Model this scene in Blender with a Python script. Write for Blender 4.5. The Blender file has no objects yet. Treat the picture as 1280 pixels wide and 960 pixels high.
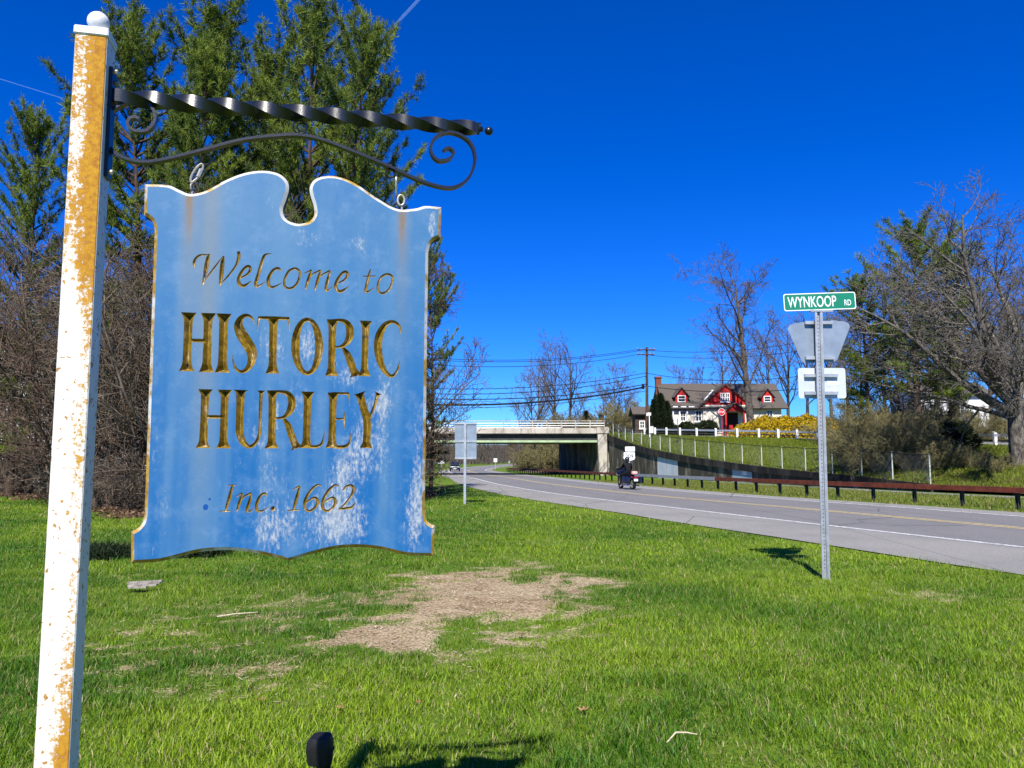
import bpy, bmesh, math, random
import numpy as np
from mathutils import Vector, Matrix
R = math.radians
sc = bpy.context.scene
col = sc.collection

# ------------------------------------------------------------------ camera
CAM_H, FPX = 1.6, 960.0                      # camera height, focal length in photo pixels (1280 wide)
PITCH = math.atan(92 / 960)
cd = bpy.data.cameras.new('camera')
cd.sensor_width = 36; cd.lens = 36 * FPX / 1280
cd.clip_start = 0.05; cd.clip_end = 30000
cam = bpy.data.objects.new('camera', cd); col.objects.link(cam)
cam.location = (0, 0, CAM_H); cam.rotation_euler = (R(90) + PITCH, 0, 0)
sc.camera = cam

# ------------------------------------------------------------------ sky, sun, exposure
SUN_EL, SUN_AX = R(47), 0.13                 # elevation; shadows run +Y with this much +X
w = bpy.data.worlds.new('World'); sc.world = w; w.use_nodes = True
wn, wl = w.node_tree.nodes, w.node_tree.links
wn.clear()
sky = wn.new('ShaderNodeTexSky'); sky.sky_type = 'NISHITA'; sky.sun_disc = False
sun_az = math.atan2(-SUN_AX, -1)             # heading of the sun measured from +Y towards +X
sky.sun_elevation = SUN_EL; sky.sun_rotation = sun_az
sky.altitude = 1500; sky.air_density = 1.0; sky.dust_density = 0.0; sky.ozone_density = 4.0
hs = wn.new('ShaderNodeHueSaturation'); hs.inputs['Saturation'].default_value = 1.4; hs.inputs['Value'].default_value = 1.0
bg = wn.new('ShaderNodeBackground'); bg.inputs['Strength'].default_value = 0.073
wo = wn.new('ShaderNodeOutputWorld')
tint = wn.new('ShaderNodeMix'); tint.data_type = 'RGBA'; tint.blend_type = 'MULTIPLY'; tint.inputs[0].default_value = 1.0; tint.inputs[7].default_value = (.36, .78, 1.50, 1)   # the deep cobalt of this clear day
wl.new(sky.outputs[0], hs.inputs['Color']); wl.new(hs.outputs[0], tint.inputs[6]); wl.new(tint.outputs[2], bg.inputs['Color']); wl.new(bg.outputs[0], wo.inputs['Surface'])
sl = bpy.data.lights.new('sun', 'SUN'); sl.energy = 5.0; sl.angle = R(0.5); sl.color = (1.0, 0.955, 0.88)
sun = bpy.data.objects.new('sun', sl); col.objects.link(sun)
sdir = Vector((SUN_AX, 1, 0)).normalized() * math.cos(SUN_EL) + Vector((0, 0, -math.sin(SUN_EL)))
sun.rotation_euler = sdir.to_track_quat('-Z', 'Y').to_euler(); sun.location = (0, -20, 30)
sc.view_settings.view_transform = 'Standard'; sc.view_settings.look = 'None'
sc.view_settings.exposure = 0.74; sc.view_settings.gamma = 1.0; sc.view_settings.use_curve_mapping = False
sc.cycles.max_bounces = 5; sc.cycles.diffuse_bounces = 2; sc.cycles.glossy_bounces = 2
sc.cycles.transparent_max_bounces = 8; sc.cycles.transmission_bounces = 3
sc.cycles.use_denoising = True

# ------------------------------------------------------------------ pixel -> world helpers
FWD = Vector((0, math.cos(PITCH), math.sin(PITCH))); UPV = Vector((0, -math.sin(PITCH), math.cos(PITCH)))
def ray(px, py):
    d = FWD + Vector((1, 0, 0)) * ((px - 640) / FPX) + UPV * ((480 - py) / FPX)
    return d / d.y
def at(px, py, Y):
    d = ray(px, py); return Vector((d.x * Y, Y, CAM_H + d.z * Y))
ZB = [(-100, 0.0), (25, 0.0), (95, -0.5), (175, -1.1), (5000, -1.1)]
def zr(Y):
    return float(np.interp(Y, [b[0] for b in ZB], [b[1] for b in ZB]))
def zr_np(Y):
    return np.interp(Y, [b[0] for b in ZB], [b[1] for b in ZB])
def hit(px, py):
    d = ray(px, py); Y = 10.0
    for _ in range(60):
        Y = (CAM_H - zr(Y)) / max(1e-4, -d.z)
        Y = min(Y, 3000)
    return Vector((d.x * Y, Y, zr(Y)))

# ------------------------------------------------------------------ objects, names, tags
def tag(o, label=None, cat=None, group=None, kind=None):
    if label: o['label'] = label
    if cat: o['category'] = cat
    if group: o['group'] = group
    if kind: o['kind'] = kind
    return o
def thing(name, label, cat, loc=(0, 0, 0), rz=0.0, group=None):
    o = bpy.data.objects.new(name, None); col.objects.link(o)
    o.empty_display_size = 0.2
    o.location = loc; o.rotation_euler = (0, 0, rz)
    return tag(o, label, cat, group)
def wloc(o):
    v = Vector((0, 0, 0))
    while o is not None:
        v += Vector(o.location); o = o.parent
    return v
def new_obj(name, me, mat=None, parent=None):
    o = bpy.data.objects.new(name, me); col.objects.link(o)
    if mat is not None and len(me.materials) == 0: me.materials.append(mat)
    if parent is not None: o.parent = parent
    return o
def tree_copy(o, parent=None):
    c = o.copy(); col.objects.link(c)
    if parent is not None: c.parent = parent
    for ch in list(o.children): tree_copy(ch, c)
    return c
def np_mesh(name, V, F, smooth=False):
    """V (n,3); F (m,k) with one k"""
    me = bpy.data.meshes.new(name)
    V = np.asarray(V, dtype=np.float32); F = np.asarray(F, dtype=np.int32)
    n, m, k = len(V), len(F), F.shape[1]
    me.vertices.add(n); me.vertices.foreach_set('co', V.ravel())
    me.loops.add(m * k); me.loops.foreach_set('vertex_index', F.ravel())
    me.polygons.add(m); me.polygons.foreach_set('loop_start', np.arange(0, m * k, k, dtype=np.int32))
    me.update(calc_edges=True)
    if smooth: me.polygons.foreach_set('use_smooth', np.ones(m, dtype=bool))
    return me
def vcol(me, name, C):
    a = me.color_attributes.new(name, 'FLOAT_COLOR', 'POINT')
    C = np.asarray(C, dtype=np.float32)
    if C.ndim == 1: C = np.stack([C, C, C], 1)
    if C.shape[1] == 3: C = np.concatenate([C, np.ones((len(C), 1), np.float32)], 1)
    a.data.foreach_set('color', C.ravel())

class MB:
    """collects solid shapes in world space, builds ONE mesh object"""
    def __init__(s): s.v = []; s.f = []
    def add(s, vs, fs):
        b = len(s.v); s.v += [tuple(v) for v in vs]; s.f += [tuple(i + b for i in f) for f in fs]; return s
    def box(s, a, b):
        (x0, y0, z0), (x1, y1, z1) = a, b
        return s.add([(x0,y0,z0),(x1,y0,z0),(x1,y1,z0),(x0,y1,z0),(x0,y0,z1),(x1,y0,z1),(x1,y1,z1),(x0,y1,z1)],
              [(3,2,1,0),(4,5,6,7),(0,1,5,4),(1,2,6,5),(2,3,7,6),(3,0,4,7)])
    def obox(s, c, ax, ay, az):
        """oriented box: centre and three half-axis vectors"""
        c, ax, ay, az = Vector(c), Vector(ax), Vector(ay), Vector(az)
        vs = [c + ax*i + ay*j + az*k for k in (-1,1) for (i,j) in ((-1,-1),(1,-1),(1,1),(-1,1))]
        return s.add(vs, [(3,2,1,0),(4,5,6,7),(0,1,5,4),(1,2,6,5),(2,3,7,6),(3,0,4,7)])
    def bar(s, p, q, w, h, up=(0,0,1)):
        p, q = Vector(p), Vector(q); d = q - p; L = d.length; d.normalize(); up = Vector(up)
        sx = d.cross(up)
        if sx.length < 1e-4: sx = d.cross(Vector((0,1,0)))
        sx.normalize(); uz = sx.cross(d)
        return s.obox((p+q)/2, sx*w/2, d*L/2, uz*h/2)
    def tube(s, pts, rad, n=8, cap=True):
        pts = [Vector(p) for p in pts]
        if not hasattr(rad, '__len__'): rad = [rad]*len(pts)
        base = len(s.v); prev = None
        for i, p in enumerate(pts):
            d = (pts[min(i+1,len(pts)-1)] - pts[max(i-1,0)]).normalized()
            if prev is None:
                sx = d.cross(Vector((0,0,1)))
                if sx.length < 1e-3: sx = d.cross(Vector((0,1,0)))
            else:
                sx = prev - d*prev.dot(d)
            sx.normalize(); prev = sx; sy = d.cross(sx)
            for k in range(n):
                a = 2*math.pi*k/n
                s.v.append(tuple(p + (sx*math.cos(a)+sy*math.sin(a))*rad[i]))
        for i in range(len(pts)-1):
            for k in range(n):
                a, b = base+i*n+k, base+i*n+(k+1)%n
                s.f.append((a, b, b+n, a+n))
        if cap:
            s.f.append(tuple(base+k for k in range(n))[::-1]); e = base+(len(pts)-1)*n
            s.f.append(tuple(e+k for k in range(n)))
        return s
    def ribbon(s, pts, w, t, normal):
        """flat bar of in-plane thickness t swept along pts, depth w along `normal`"""
        pts = [Vector(p) for p in pts]; nrm = Vector(normal).normalized(); base = len(s.v)
        for i, p in enumerate(pts):
            d = (pts[min(i+1,len(pts)-1)] - pts[max(i-1,0)]).normalized(); sx = d.cross(nrm).normalized()
            for (a, b) in ((-1,-1),(1,-1),(1,1),(-1,1)): s.v.append(tuple(p + sx*a*t/2 + nrm*b*w/2))
        for i in range(len(pts)-1):
            for k in range(4):
                a, b = base+i*4+k, base+i*4+(k+1)%4; s.f.append((a, b, b+4, a+4))
        s.f.append((base+3,base+2,base+1,base)); e = base+(len(pts)-1)*4; s.f.append((e,e+1,e+2,e+3))
        return s
    def prism(s, poly, off):
        """closed polygon (3D points) extruded by vector off"""
        n = len(poly); off = Vector(off); P = [Vector(p) for p in poly]
        return s.add(P + [p+off for p in P], [tuple(range(n))[::-1], tuple(range(n, 2*n))] + [(i, (i+1)%n, n+(i+1)%n, n+i) for i in range(n)])
    def lathe(s, prof, c=(0,0,0), n=16, axis='z'):
        base = len(s.v); c = Vector(c)
        for (r, h) in prof:
            for k in range(n):
                a = 2*math.pi*k/n; x, y = r*math.cos(a), r*math.sin(a)
                p = Vector((x,y,h)) if axis=='z' else (Vector((h,x,y)) if axis=='x' else Vector((x,h,y)))
                s.v.append(tuple(c+p))
        for i in range(len(prof)-1):
            for k in range(n):
                a, b = base+i*n+k, base+i*n+(k+1)%n; s.f.append((a,b,b+n,a+n))
        s.f.append(tuple(base+k for k in range(n))[::-1]); e = base+(len(prof)-1)*n; s.f.append(tuple(e+k for k in range(n)))
        return s
    def build(s, name, mat, parent=None, smooth=False, bevel=0.0, local=False, fix=True):
        me = bpy.data.meshes.new(name)
        o0 = Vector((0,0,0)) if (local or parent is None) else wloc(parent)
        me.from_pydata([tuple(Vector(v)-o0) for v in s.v], [], s.f); me.update()
        if bevel or fix:
            bm = bmesh.new(); bm.from_mesh(me)
            if fix: bmesh.ops.recalc_face_normals(bm, faces=bm.faces)
            if bevel: bmesh.ops.bevel(bm, geom=list(bm.edges), offset=bevel, segments=1, affect='EDGES', clamp_overlap=True)
            bm.to_mesh(me); bm.free()
        if smooth:
            me.polygons.foreach_set('use_smooth', [True]*len(me.polygons))
            try: me.set_sharp_from_angle(angle=R(40))
            except Exception: pass
        return new_obj(name, me, mat, parent)

# ------------------------------------------------------------------ materials
class NT:
    def __init__(s, name):
        s.m = bpy.data.materials.new(name); s.m.use_nodes = True
        s.n = s.m.node_tree.nodes; s.l = s.m.node_tree.links; s.b = s.n['Principled BSDF']; s.out = s.n['Material Output']
        s.b.inputs['Specular IOR Level'].default_value = 0.3
    def node(s, t, **kw):
        n = s.n.new(t)
        for k, v in kw.items():
            if hasattr(n, k): setattr(n, k, v)
        return n
    def set(s, sock, v):
        if isinstance(v, bpy.types.NodeSocket): s.l.new(v, sock)
        elif isinstance(v, (tuple, list)) and len(v) == 3 and sock.type == 'RGBA': sock.default_value = (*v, 1)
        else: sock.default_value = v
    def coord(s, which='Object', scale=None):
        c = s.node('ShaderNodeTexCoord').outputs[which]
        if scale is None: return c
        m = s.node('ShaderNodeMapping'); s.l.new(c, m.inputs['Vector']); m.inputs['Scale'].default_value = scale
        return m.outputs[0]
    def pos(s, scale=(1,1,1)):
        g = s.node('ShaderNodeNewGeometry'); m = s.node('ShaderNodeMapping'); s.l.new(g.outputs['Position'], m.inputs['Vector'])
        m.inputs['Scale'].default_value = scale; return m.outputs[0]
    def noise(s, vec, scale=5, detail=5, rough=0.6, dist=0.0):
        t = s.node('ShaderNodeTexNoise'); s.l.new(vec, t.inputs['Vector'])
        t.inputs['Scale'].default_value = scale; t.inputs['Detail'].default_value = detail
        t.inputs['Roughness'].default_value = rough; t.inputs['Distortion'].default_value = dist
        return t.outputs[0]
    def math(s, op, a, b=0.0, c=None, clamp=False):
        m = s.node('ShaderNodeMath'); m.operation = op; m.use_clamp = clamp
        s.set(m.inputs[0], a); s.set(m.inputs[1], b)
        if c is not None: s.set(m.inputs[2], c)
        return m.outputs[0]
    def ramp(s, fac, a, b, lo=0.0, hi=1.0):
        m = s.node('ShaderNodeMapRange'); m.interpolation_type = 'SMOOTHSTEP'
        s.set(m.inputs[0], fac); m.inputs[1].default_value = a; m.inputs[2].default_value = b
        m.inputs[3].default_value = lo; m.inputs[4].default_value = hi
        return m.outputs[0]
    def mix(s, fac, a, b):
        m = s.node('ShaderNodeMix'); m.data_type = 'RGBA'
        s.set(m.inputs[0], fac); s.set(m.inputs[6], a); s.set(m.inputs[7], b)
        return m.outputs[2]
    def attr(s, name):
        a = s.node('ShaderNodeAttribute'); a.attribute_name = name; return a
    def sep(s, v):
        n = s.node('ShaderNodeSeparateXYZ'); s.l.new(v, n.inputs[0]); return n.outputs
    def base(s, c, rough=0.8, metal=0.0, spec=None):
        s.set(s.b.inputs['Base Color'], c); s.set(s.b.inputs['Roughness'], rough); s.set(s.b.inputs['Metallic'], metal)
        if spec is not None: s.set(s.b.inputs['Specular IOR Level'], spec)
        return s
    def bump(s, h, strength=0.3, dist=0.01):
        n = s.node('ShaderNodeBump'); s.set(n.inputs['Height'], h)
        n.inputs['Strength'].default_value = strength; n.inputs['Distance'].default_value = dist
        s.l.new(n.outputs[0], s.b.inputs['Normal']); return s
def simple(name, c, rough=0.7, metal=0.0, var=0.25, nscale=3.0, bump=0.0, spec=None):
    """plain coloured material with gentle blotches so that nothing is perfectly flat"""
    t = NT(name); v = t.pos()
    n = t.noise(v, nscale, 5, 0.65)
    dark = tuple(x*(1-var) for x in c); lite = tuple(min(1, x*(1+var)) for x in c)
    t.base(t.mix(t.ramp(n, 0.3, 0.7), dark, lite), rough, metal, spec)
    if bump: t.bump(t.noise(v, nscale*6, 4), bump, 0.01)
    return t.m
# ================================================================== THE SETTING
# ---------------- road course (centre line of the yellow marking: Y -> X)
CL = [(-40, 34), (-20, 26.6), (5, 16.4), (17.5, 11.45), (22.6, 9.55), (34.5, 5.9), (52.7, 2.55), (75, -0.3), (90, -2.5), (122, -6.2),
      (150, -8.5), (185, -9.2), (220, -7.6), (260, -3.6), (300, 1.0), (340, 6.5), (420, 20), (520, 40), (700, 85)]
def smooth_curve(pts, step=2.0):
    P = [np.array(p, float) for p in pts]; out = []
    for i in range(len(P)-1):
        p0, p1, p2, p3 = P[max(i-1,0)], P[i], P[i+1], P[min(i+2,len(P)-1)]
        n = max(2, int(np.linalg.norm(p2-p1)/step))
        for k in range(n):
            t = k/n
            out.append(0.5*((2*p1)+(-p0+p2)*t+(2*p0-5*p1+4*p2-p3)*t*t+(-p0+3*p1-3*p2+p3)*t**3))
    out.append(P[-1]); return np.array(out)
_c = smooth_curve(CL, 2.0)                           # columns: Y, X
for _ in range(6): _c[1:-1] = (_c[:-2] + 2*_c[1:-1] + _c[2:]) / 4
CX, CY = _c[:, 1], _c[:, 0]
_tx, _ty = np.gradient(CX), np.gradient(CY); _l = np.hypot(_tx, _ty); TX, TY = _tx/_l, _ty/_l
NX, NY = TY, -TX                                     # to the right of travel (+X side)
def offs(o, i=None):
    """points of the line o metres right of the centre line"""
    return np.stack([CX + NX*o, CY + NY*o], 1)
def clx(Y): return np.interp(Y, CY, CX)
def side(X, Y):
    """signed distance from the centre line (roughly), + on the right"""
    X, Y = np.asarray(X, float), np.asarray(Y, float)
    s = np.interp(Y, CY, TX/np.maximum(TY, .2))
    return (X - np.interp(Y, CY, CX)) / np.sqrt(1+s*s)
def near_edge(Y):                                    # width of tarmac left of the centre line
    return np.interp(Y, [-50, 8, 14, 24, 60, 95, 200], [7.0, 6.9, 6.7, 6.25, 6.0, 5.6, 5.0])

# ---------------- value noise for masks
def vnoise(X, Y, scale, seed=0):
    x, y = np.asarray(X)*scale + seed*17.3, np.asarray(Y)*scale + seed*7.9
    xi, yi = np.floor(x).astype(np.int64), np.floor(y).astype(np.int64); xf, yf = x-xi, y-yi
    def h(a, b):
        n = (a*374761393 + b*668265263 + seed*982451653) & 0x7fffffff
        n = ((n ^ (n >> 13)) * 1274126177) & 0x7fffffff
        return ((n ^ (n >> 16)) & 0xffff)/65535.0
    u, v = xf*xf*(3-2*xf), yf*yf*(3-2*yf)
    return (h(xi,yi)*(1-u)+h(xi+1,yi)*u)*(1-v) + (h(xi,yi+1)*(1-u)+h(xi+1,yi+1)*u)*v
def fbm(X, Y, scale, seed=0, o=4):
    t, a, s = 0, 0.5, 0
    for k in range(o): t = t + a*vnoise(X, Y, scale*2**k, seed+k); s += a; a *= .5
    return t/s
def ss(x, a, b):
    t = np.clip((x-a)/(b-a), 0, 1); return t*t*(3-2*t)
def brush_y(X):                                      # the thicket floor starts beyond this depth
    return np.interp(X, [-60, -40, -25, -15, -12, -9, -5, -3.4, -2.6], [50, 43, 36.5, 27, 22, 21.5, 27, 30.5, 60])
def brush_x(Y):                                      # and ends short of the highway
    return np.interp(Y, [20, 31, 36, 45, 60, 90], [-2.5, -2.8, -3.4, -6.4, -8.8, -11])
def dirt_mask(X, Y):
    """bare earth in the lawn, 0..1"""
    n = fbm(X, Y, 1.6, 3); n2 = fbm(X, Y, 6, 9, 3)
    def blob(cx, cy, rx, ry, a):
        dx, dy = X-cx, Y-cy; ca, sa = math.cos(a), math.sin(a)
        return np.sqrt(((dx*ca+dy*sa)/rx)**2 + ((-dx*sa+dy*ca)/ry)**2)
    d = blob(-0.30, 9.2, 1.35, 2.5, -0.25)
    m = 1-ss(d + (n-.5)*1.3 + (n2-.5)*1.5, .30, 1.25)
    d2 = blob(-1.0, 7.1, .9, .8, 0.2); m = np.maximum(m, (1-ss(d2 + (n-.5)*1.6+(n2-.5)*1.5, .35, .9))*.85)
    d3 = blob(-2.2, 6.0, .9, .55, 0.3); m = np.maximum(m, (1-ss(d3 + (n2-.5)*2.6, .1, .6))*.6)
    d4 = blob(-2.6, 8.6, 1.6, 1.3, 0.2); m = np.maximum(m, (1-ss(d4 + (n2-.5)*2.8+(n-.5), .1, .65))*.5)
    n3 = fbm(X, Y, 9, 14, 3); d7 = blob(-2.3, 6.9, 2.3, 2.3, 0.2); m = np.maximum(m, ss(n3 + (n-.5)*.30, .56, .70)*(1-ss(d7, .35, 1.15))*.8)
    d8 = blob(-0.6, 8.6, 2.0, 3.2, -.25); m = np.maximum(m, ss(n3, .54, .68)*(1-ss(d8, .5, 1.2))*.8)
    d5 = blob(1.0, 3.75, .55, .25, 0.1); m = np.maximum(m, (1-ss(d5 + (n2-.5)*2.2, .2, .9))*.6)
    d6 = blob(5.0, 9.2, 1.0, .5, -0.3); m = np.maximum(m, (1-ss(d6 + (n2-.5)*2.2, .2, .9))*.5)
    return m
def litter_mask(X, Y):
    n = fbm(X, Y, .7, 21)
    return ss(Y - brush_y(X) + (n-.5)*5.0, -1.0, 1.0) * (1-ss(X - brush_x(Y) + (n-.5)*1.5, -.5, .5)) * (1-ss(Y, 90, 110))

# ---------------- ground sheet
def ax(*segs):
    out = []
    for a, b, st in segs: out += list(np.arange(a, b, st))
    return np.array(sorted(set(np.round(out, 4))))
GX = ax((-3000,-500,625), (-500,-100,100), (-100,-40,10), (-40,-14,1), (-14,8.5,.16), (8.5,40,1.5), (40,200,20), (200,3001,400))
GY = np.array(sorted(set(list(ax((-300,-20,40), (-20,0,2), (0,13,.14), (13,25,.4), (25,95,1.0), (95,175,5), (175,500,25), (500,6001,550))) + [25., 95., 175.])))
gx, gy = np.meshgrid(GX, GY); gz = zr_np(gy)
# slight unevenness of the lawn close by, none under the tarmac
s_ = side(gx, gy); near = ss(-s_ - near_edge(gy), .3, 1.5) * (1-ss(gy, 14, 22))
gz = gz + near * ((fbm(gx, gy, .5, 5)-.5)*.10 + (fbm(gx, gy, 2.5, 6)-.5)*.03)
def lawn_z(X, Y):
    n = ss(-side(X, Y) - near_edge(Y), .3, 1.5) * (1-ss(Y, 14, 22))
    return zr_np(Y) + n * ((fbm(X, Y, .5, 5)-.5)*.10 + (fbm(X, Y, 2.5, 6)-.5)*.03)
ny_, nx_ = gx.shape; idx = np.arange(nx_*ny_).reshape(ny_, nx_)
F = np.stack([idx[:-1,:-1], idx[:-1,1:], idx[1:,1:], idx[1:,:-1]], -1).reshape(-1, 4)
me = np_mesh('ground', np.stack([gx, gy, gz], -1).reshape(-1, 3), F, True)
dm, lm = dirt_mask(gx, gy).ravel(), litter_mask(gx, gy).ravel()
verge = (1-ss(np.abs(np.abs(side(gx, gy)) - 0), 4.9, 6.2)).ravel()
rv = ((side(gx, gy) > 0) * (1-ss(side(gx, gy), 4.6, 5.4))).ravel()
vcol(me, 'mask', np.stack([dm, lm, rv], 1))
t = NT('ground_turf'); P = t.pos(); a = t.sep(t.attr('mask').outputs['Color'])
n1, n2, n3 = t.noise(P, .25, 4), t.noise(P, 3.5, 6, .7), t.noise(P, 30, 4, .7)
g = t.mix(t.ramp(n1, .35, .65), (.062, .120, .010), (.120, .180, .014))
g = t.mix(t.math('MULTIPLY', t.ramp(n2, .45, .75), .6), g, (.150, .200, .022))
g = t.mix(t.math('MULTIPLY', t.ramp(n3, .5, .8), .5), g, (.038, .066, .008))
dirt = t.mix(t.ramp(n2, .3, .7), (.150, .092, .045), (.34, .255, .150))
dirt = t.mix(t.ramp(t.math('ADD', n3, t.math('MULTIPLY', t.math('SUBTRACT', n1, .5), .5)), .43, .62), dirt, (.47, .38, .24))
lit = t.mix(t.ramp(n3, .3, .7), (.035, .020, .010), (.135, .085, .048))
lit = t.mix(t.math('MULTIPLY', t.ramp(t.noise(P, 1.2, 3), .5, .7), .4), lit, (.05, .07, .015))
k = t.math('ADD', a[0], t.math('MULTIPLY', t.math('SUBTRACT', n3, .5), 1.5))
g = t.mix(t.ramp(k, .25, .75), g, dirt)
k = t.math('ADD', a[1], t.math('MULTIPLY', t.math('SUBTRACT', n2, .5), .8))
g = t.mix(t.ramp(k, .35, .65), g, lit)
g = t.mix(t.ramp(t.math('ADD', a[2], t.math('MULTIPLY', t.math('SUBTRACT', n3, .5), .6)), .4, .7), g, (.20, .16, .09))
t.base(g, .95, 0, .1).bump(t.math('ADD', n3, t.math('MULTIPLY', n2, 2)), .8, .03)
tag(new_obj('ground', me, t.m), kind='structure')

# ---------------- road
def strip(o0, o1, dz, i0=0, i1=None, dash=None):
    """sheet between two offsets; o0/o1 numbers or arrays over the centre line samples"""
    A = np.stack([CX + NX*o0, CY + NY*o0], 1); B = np.stack([CX + NX*o1, CY + NY*o1], 1)
    n = len(CX); i1 = n if i1 is None else i1
    V = []
    for i in range(i0, i1):
        V.append((A[i,0], A[i,1], zr(A[i,1])+dz)); V.append((B[i,0], B[i,1], zr(B[i,1])+dz))
    m = i1-i0; F = [(2*i, 2*i+1, 2*i+3, 2*i+2) for i in range(m-1)]
    if dash: F = [f for j, f in enumerate(F) if (j % dash[1]) < dash[0]]
    return np.array(V), np.array(F)
t = NT('asphalt'); P = t.pos()
n1, n2, n3 = t.noise(P, .4, 4), t.noise(P, 9, 5, .7), t.noise(P, 120, 3, .7)
av = t.attr('lane').outputs['Color']; lane = t.sep(av)[0]
c = t.mix(t.ramp(n3, .3, .75), (.125, .121, .108), (.40, .385, .345))
c2 = t.mix(t.ramp(n3, .3, .75), (.092, .090, .088), (.275, .268, .258))
c = t.mix(lane, c, c2)
c = t.mix(t.math('MULTIPLY', t.ramp(n1, .4, .7), .3), c, (.11, .11, .115))
c = t.mix(t.math('MULTIPLY', t.ramp(n2, .62, .7), .35), c, (.28, .27, .25))
crk = t.node('ShaderNodeTexVoronoi'); crk.feature = 'DISTANCE_TO_EDGE'; t.l.new(t.pos((1,.25,1)), crk.inputs['Vector']); crk.inputs['Scale'].default_value = .35
c = t.mix(t.math('MULTIPLY', t.ramp(crk.outputs['Distance'], .0, .006, 1, 0), .7), c, (.03, .03, .03))
t.base(c, .9, 0, .2).bump(n3, .5, .008)
M_ASPH = t.m
cols_o = [None, -3.9, -3.4, 0.0, 3.4, 3.9, 4.75]
ne = near_edge(CY)
V, F, L = [], [], []
rng = np.random.default_rng(5)
for i in range(len(CX)):
    for j, o in enumerate(cols_o):
        oo = -ne[i] if o is None else o
        if j in (0, 6): oo += rng.normal(0, .035)
        V.append((CX[i]+NX[i]*oo, CY[i]+NY[i]*oo, 0)); L.append([0,0,1,1,1,0,0][j])
V = np.array(V); V[:,2] = zr_np(V[:,1]) + .02
nc = len(cols_o)
F = [(i*nc+j, i*nc+j+1, (i+1)*nc+j+1, (i+1)*nc+j) for i in range(len(CX)-1) for j in range(nc-1)]
me = np_mesh('road', V, F); vcol(me, 'lane', np.array(L, float))
tag(new_obj('road', me, M_ASPH), kind='structure')
road_obj = bpy.data.objects['road']
def paint(name, c):
    t = NT(name); P = t.pos(); n = t.noise(P, 18, 5, .75); n2 = t.noise(P, 90, 3, .7)
    k = t.ramp(t.math('ADD', n, t.math('MULTIPLY', n2, .5)), .66, .86)
    t.base(t.mix(k, c, (.2, .2, .2)), .8); return t.m
M_WHITE_L, M_YEL_L = paint('road_paint_white', (.78, .78, .76)), paint('road_paint_yellow', (.72, .53, .16))
for nm, o0, o1, mt in (('edge_line', -3.64, -3.49, M_WHITE_L), ('edge_line', 3.3, 3.45, M_WHITE_L), ('centre_line', -.19, -.07, M_YEL_L), ('centre_line', .07, .19, M_YEL_L)):
    V, F = strip(o0, o1, .025); new_obj(nm, np_mesh(nm, V, F), mt, road_obj)

# ---------------- raised ground on the right: embankment up to the upper road
# (px, photo-derived) wall-top curve, from the overpass to beyond the frame
WALL = [(11.2, 90, 4.25), (13.2, 79, 2.72), (15.0, 68.8, 1.80), (16.5, 60.8, 1.27), (17.6, 54.6, .92), (18.5, 49.4, .70), (19.7, 42.9, .46), (20.6, 38, .22)]
WALLC = WALL + [(22.5, 32, .02), (25, 26, -.02), (28, 20, -.02), (33, 10, -.02), (40, -5, -.02)]
UPR = [(12.4, 92.5, 4.55), (14.6, 86.5, 4.15), (17, 80, 3.86), (19.6, 76, 3.66), (23.1, 72, 3.46), (25.2, 67.5, 3.22), (26.7, 63.5, 3.0), (28, 59, 2.85),
       (29.0, 52, 2.55), (29.8, 46, 2.3), (31, 38, 2.05), (33, 28, 1.9), (38, 14, 1.7), (44, 0, 1.6)]
def resamp(pts, n):
    P = smooth_curve(pts, 1.0); d = np.r_[0, np.cumsum(np.linalg.norm(np.diff(P, axis=0), axis=1))]
    s = np.linspace(0, d[-1], n); return np.stack([np.interp(s, d, P[:,k]) for k in range(3)], 1)
NS = 90
# parametrise both curves by depth so that cross sections stay roughly square to the road
def by_Y(pts, Ys):
    P = smooth_curve(pts, .8); o = np.argsort(P[:,1]); P = P[o]
    return np.stack([np.interp(Ys, P[:,1], P[:,0]), Ys, np.interp(Ys, P[:,1], P[:,2])], 1)
wt = by_Y(WALLC, np.linspace(90, -5, NS)); ur = resamp(UPR, NS)
dirn = np.gradient(ur[:, :2], axis=0); dirn /= np.linalg.norm(dirn, axis=1)[:, None]
outn = np.stack([-dirn[:,1], dirn[:,0]], 1)              # pointing away from the main road
if outn[40,0] < 0: outn = -outn
def rowoff(o, dz, base=ur): return np.concatenate([base[:, :2] + outn*o, base[:, 2:3] + dz], 1)
rows = []
for k in range(9):
    q = k/8; e = q + .10*math.sin(math.pi*q)
    p = wt*(1-q) + ur*q; p[:,2] = wt[:,2]*(1-e) + ur[:,2]*e
    rows.append(p)
rows += [rowoff(.9, .02), rowoff(1.2, -.02), rowoff(9.0, .0), rowoff(10, .15), rowoff(13, .75), rowoff(18, 1.05), rowoff(30, 1.3), rowoff(60, 2.2), rowoff(120, 6), rowoff(260, 14)]
G = np.array(rows); nr = len(rows)
nz = (fbm(G[:,:,0], G[:,:,1], .35, 31)-.5)*.35
amp = np.array([0,.4,.7,.8,.8,.7,.5,.2,.05,.02,0,0,.1,.3,.5,.8,1,3,6])[:, None]
G[:,:,2] += nz*amp
idx = np.arange(nr*NS).reshape(nr, NS)
F = np.stack([idx[:-1,:-1], idx[:-1,1:], idx[1:,1:], idx[1:,:-1]], -1).reshape(-1,4)
me = np_mesh('embankment', G.reshape(-1,3), F, True)
rowid = np.repeat(np.arange(nr), NS); yy = G.reshape(-1,3)[:,1]; xx = G.reshape(-1,3)[:,0]
litter = ((rowid >= 14)*1.0)*.65 + ((rowid < 9) & (yy < 50) & (yy > 33))*.55
vcol(me, 'mask', np.stack([litter, (rowid==9)*.6, litter*0], 1))
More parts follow.
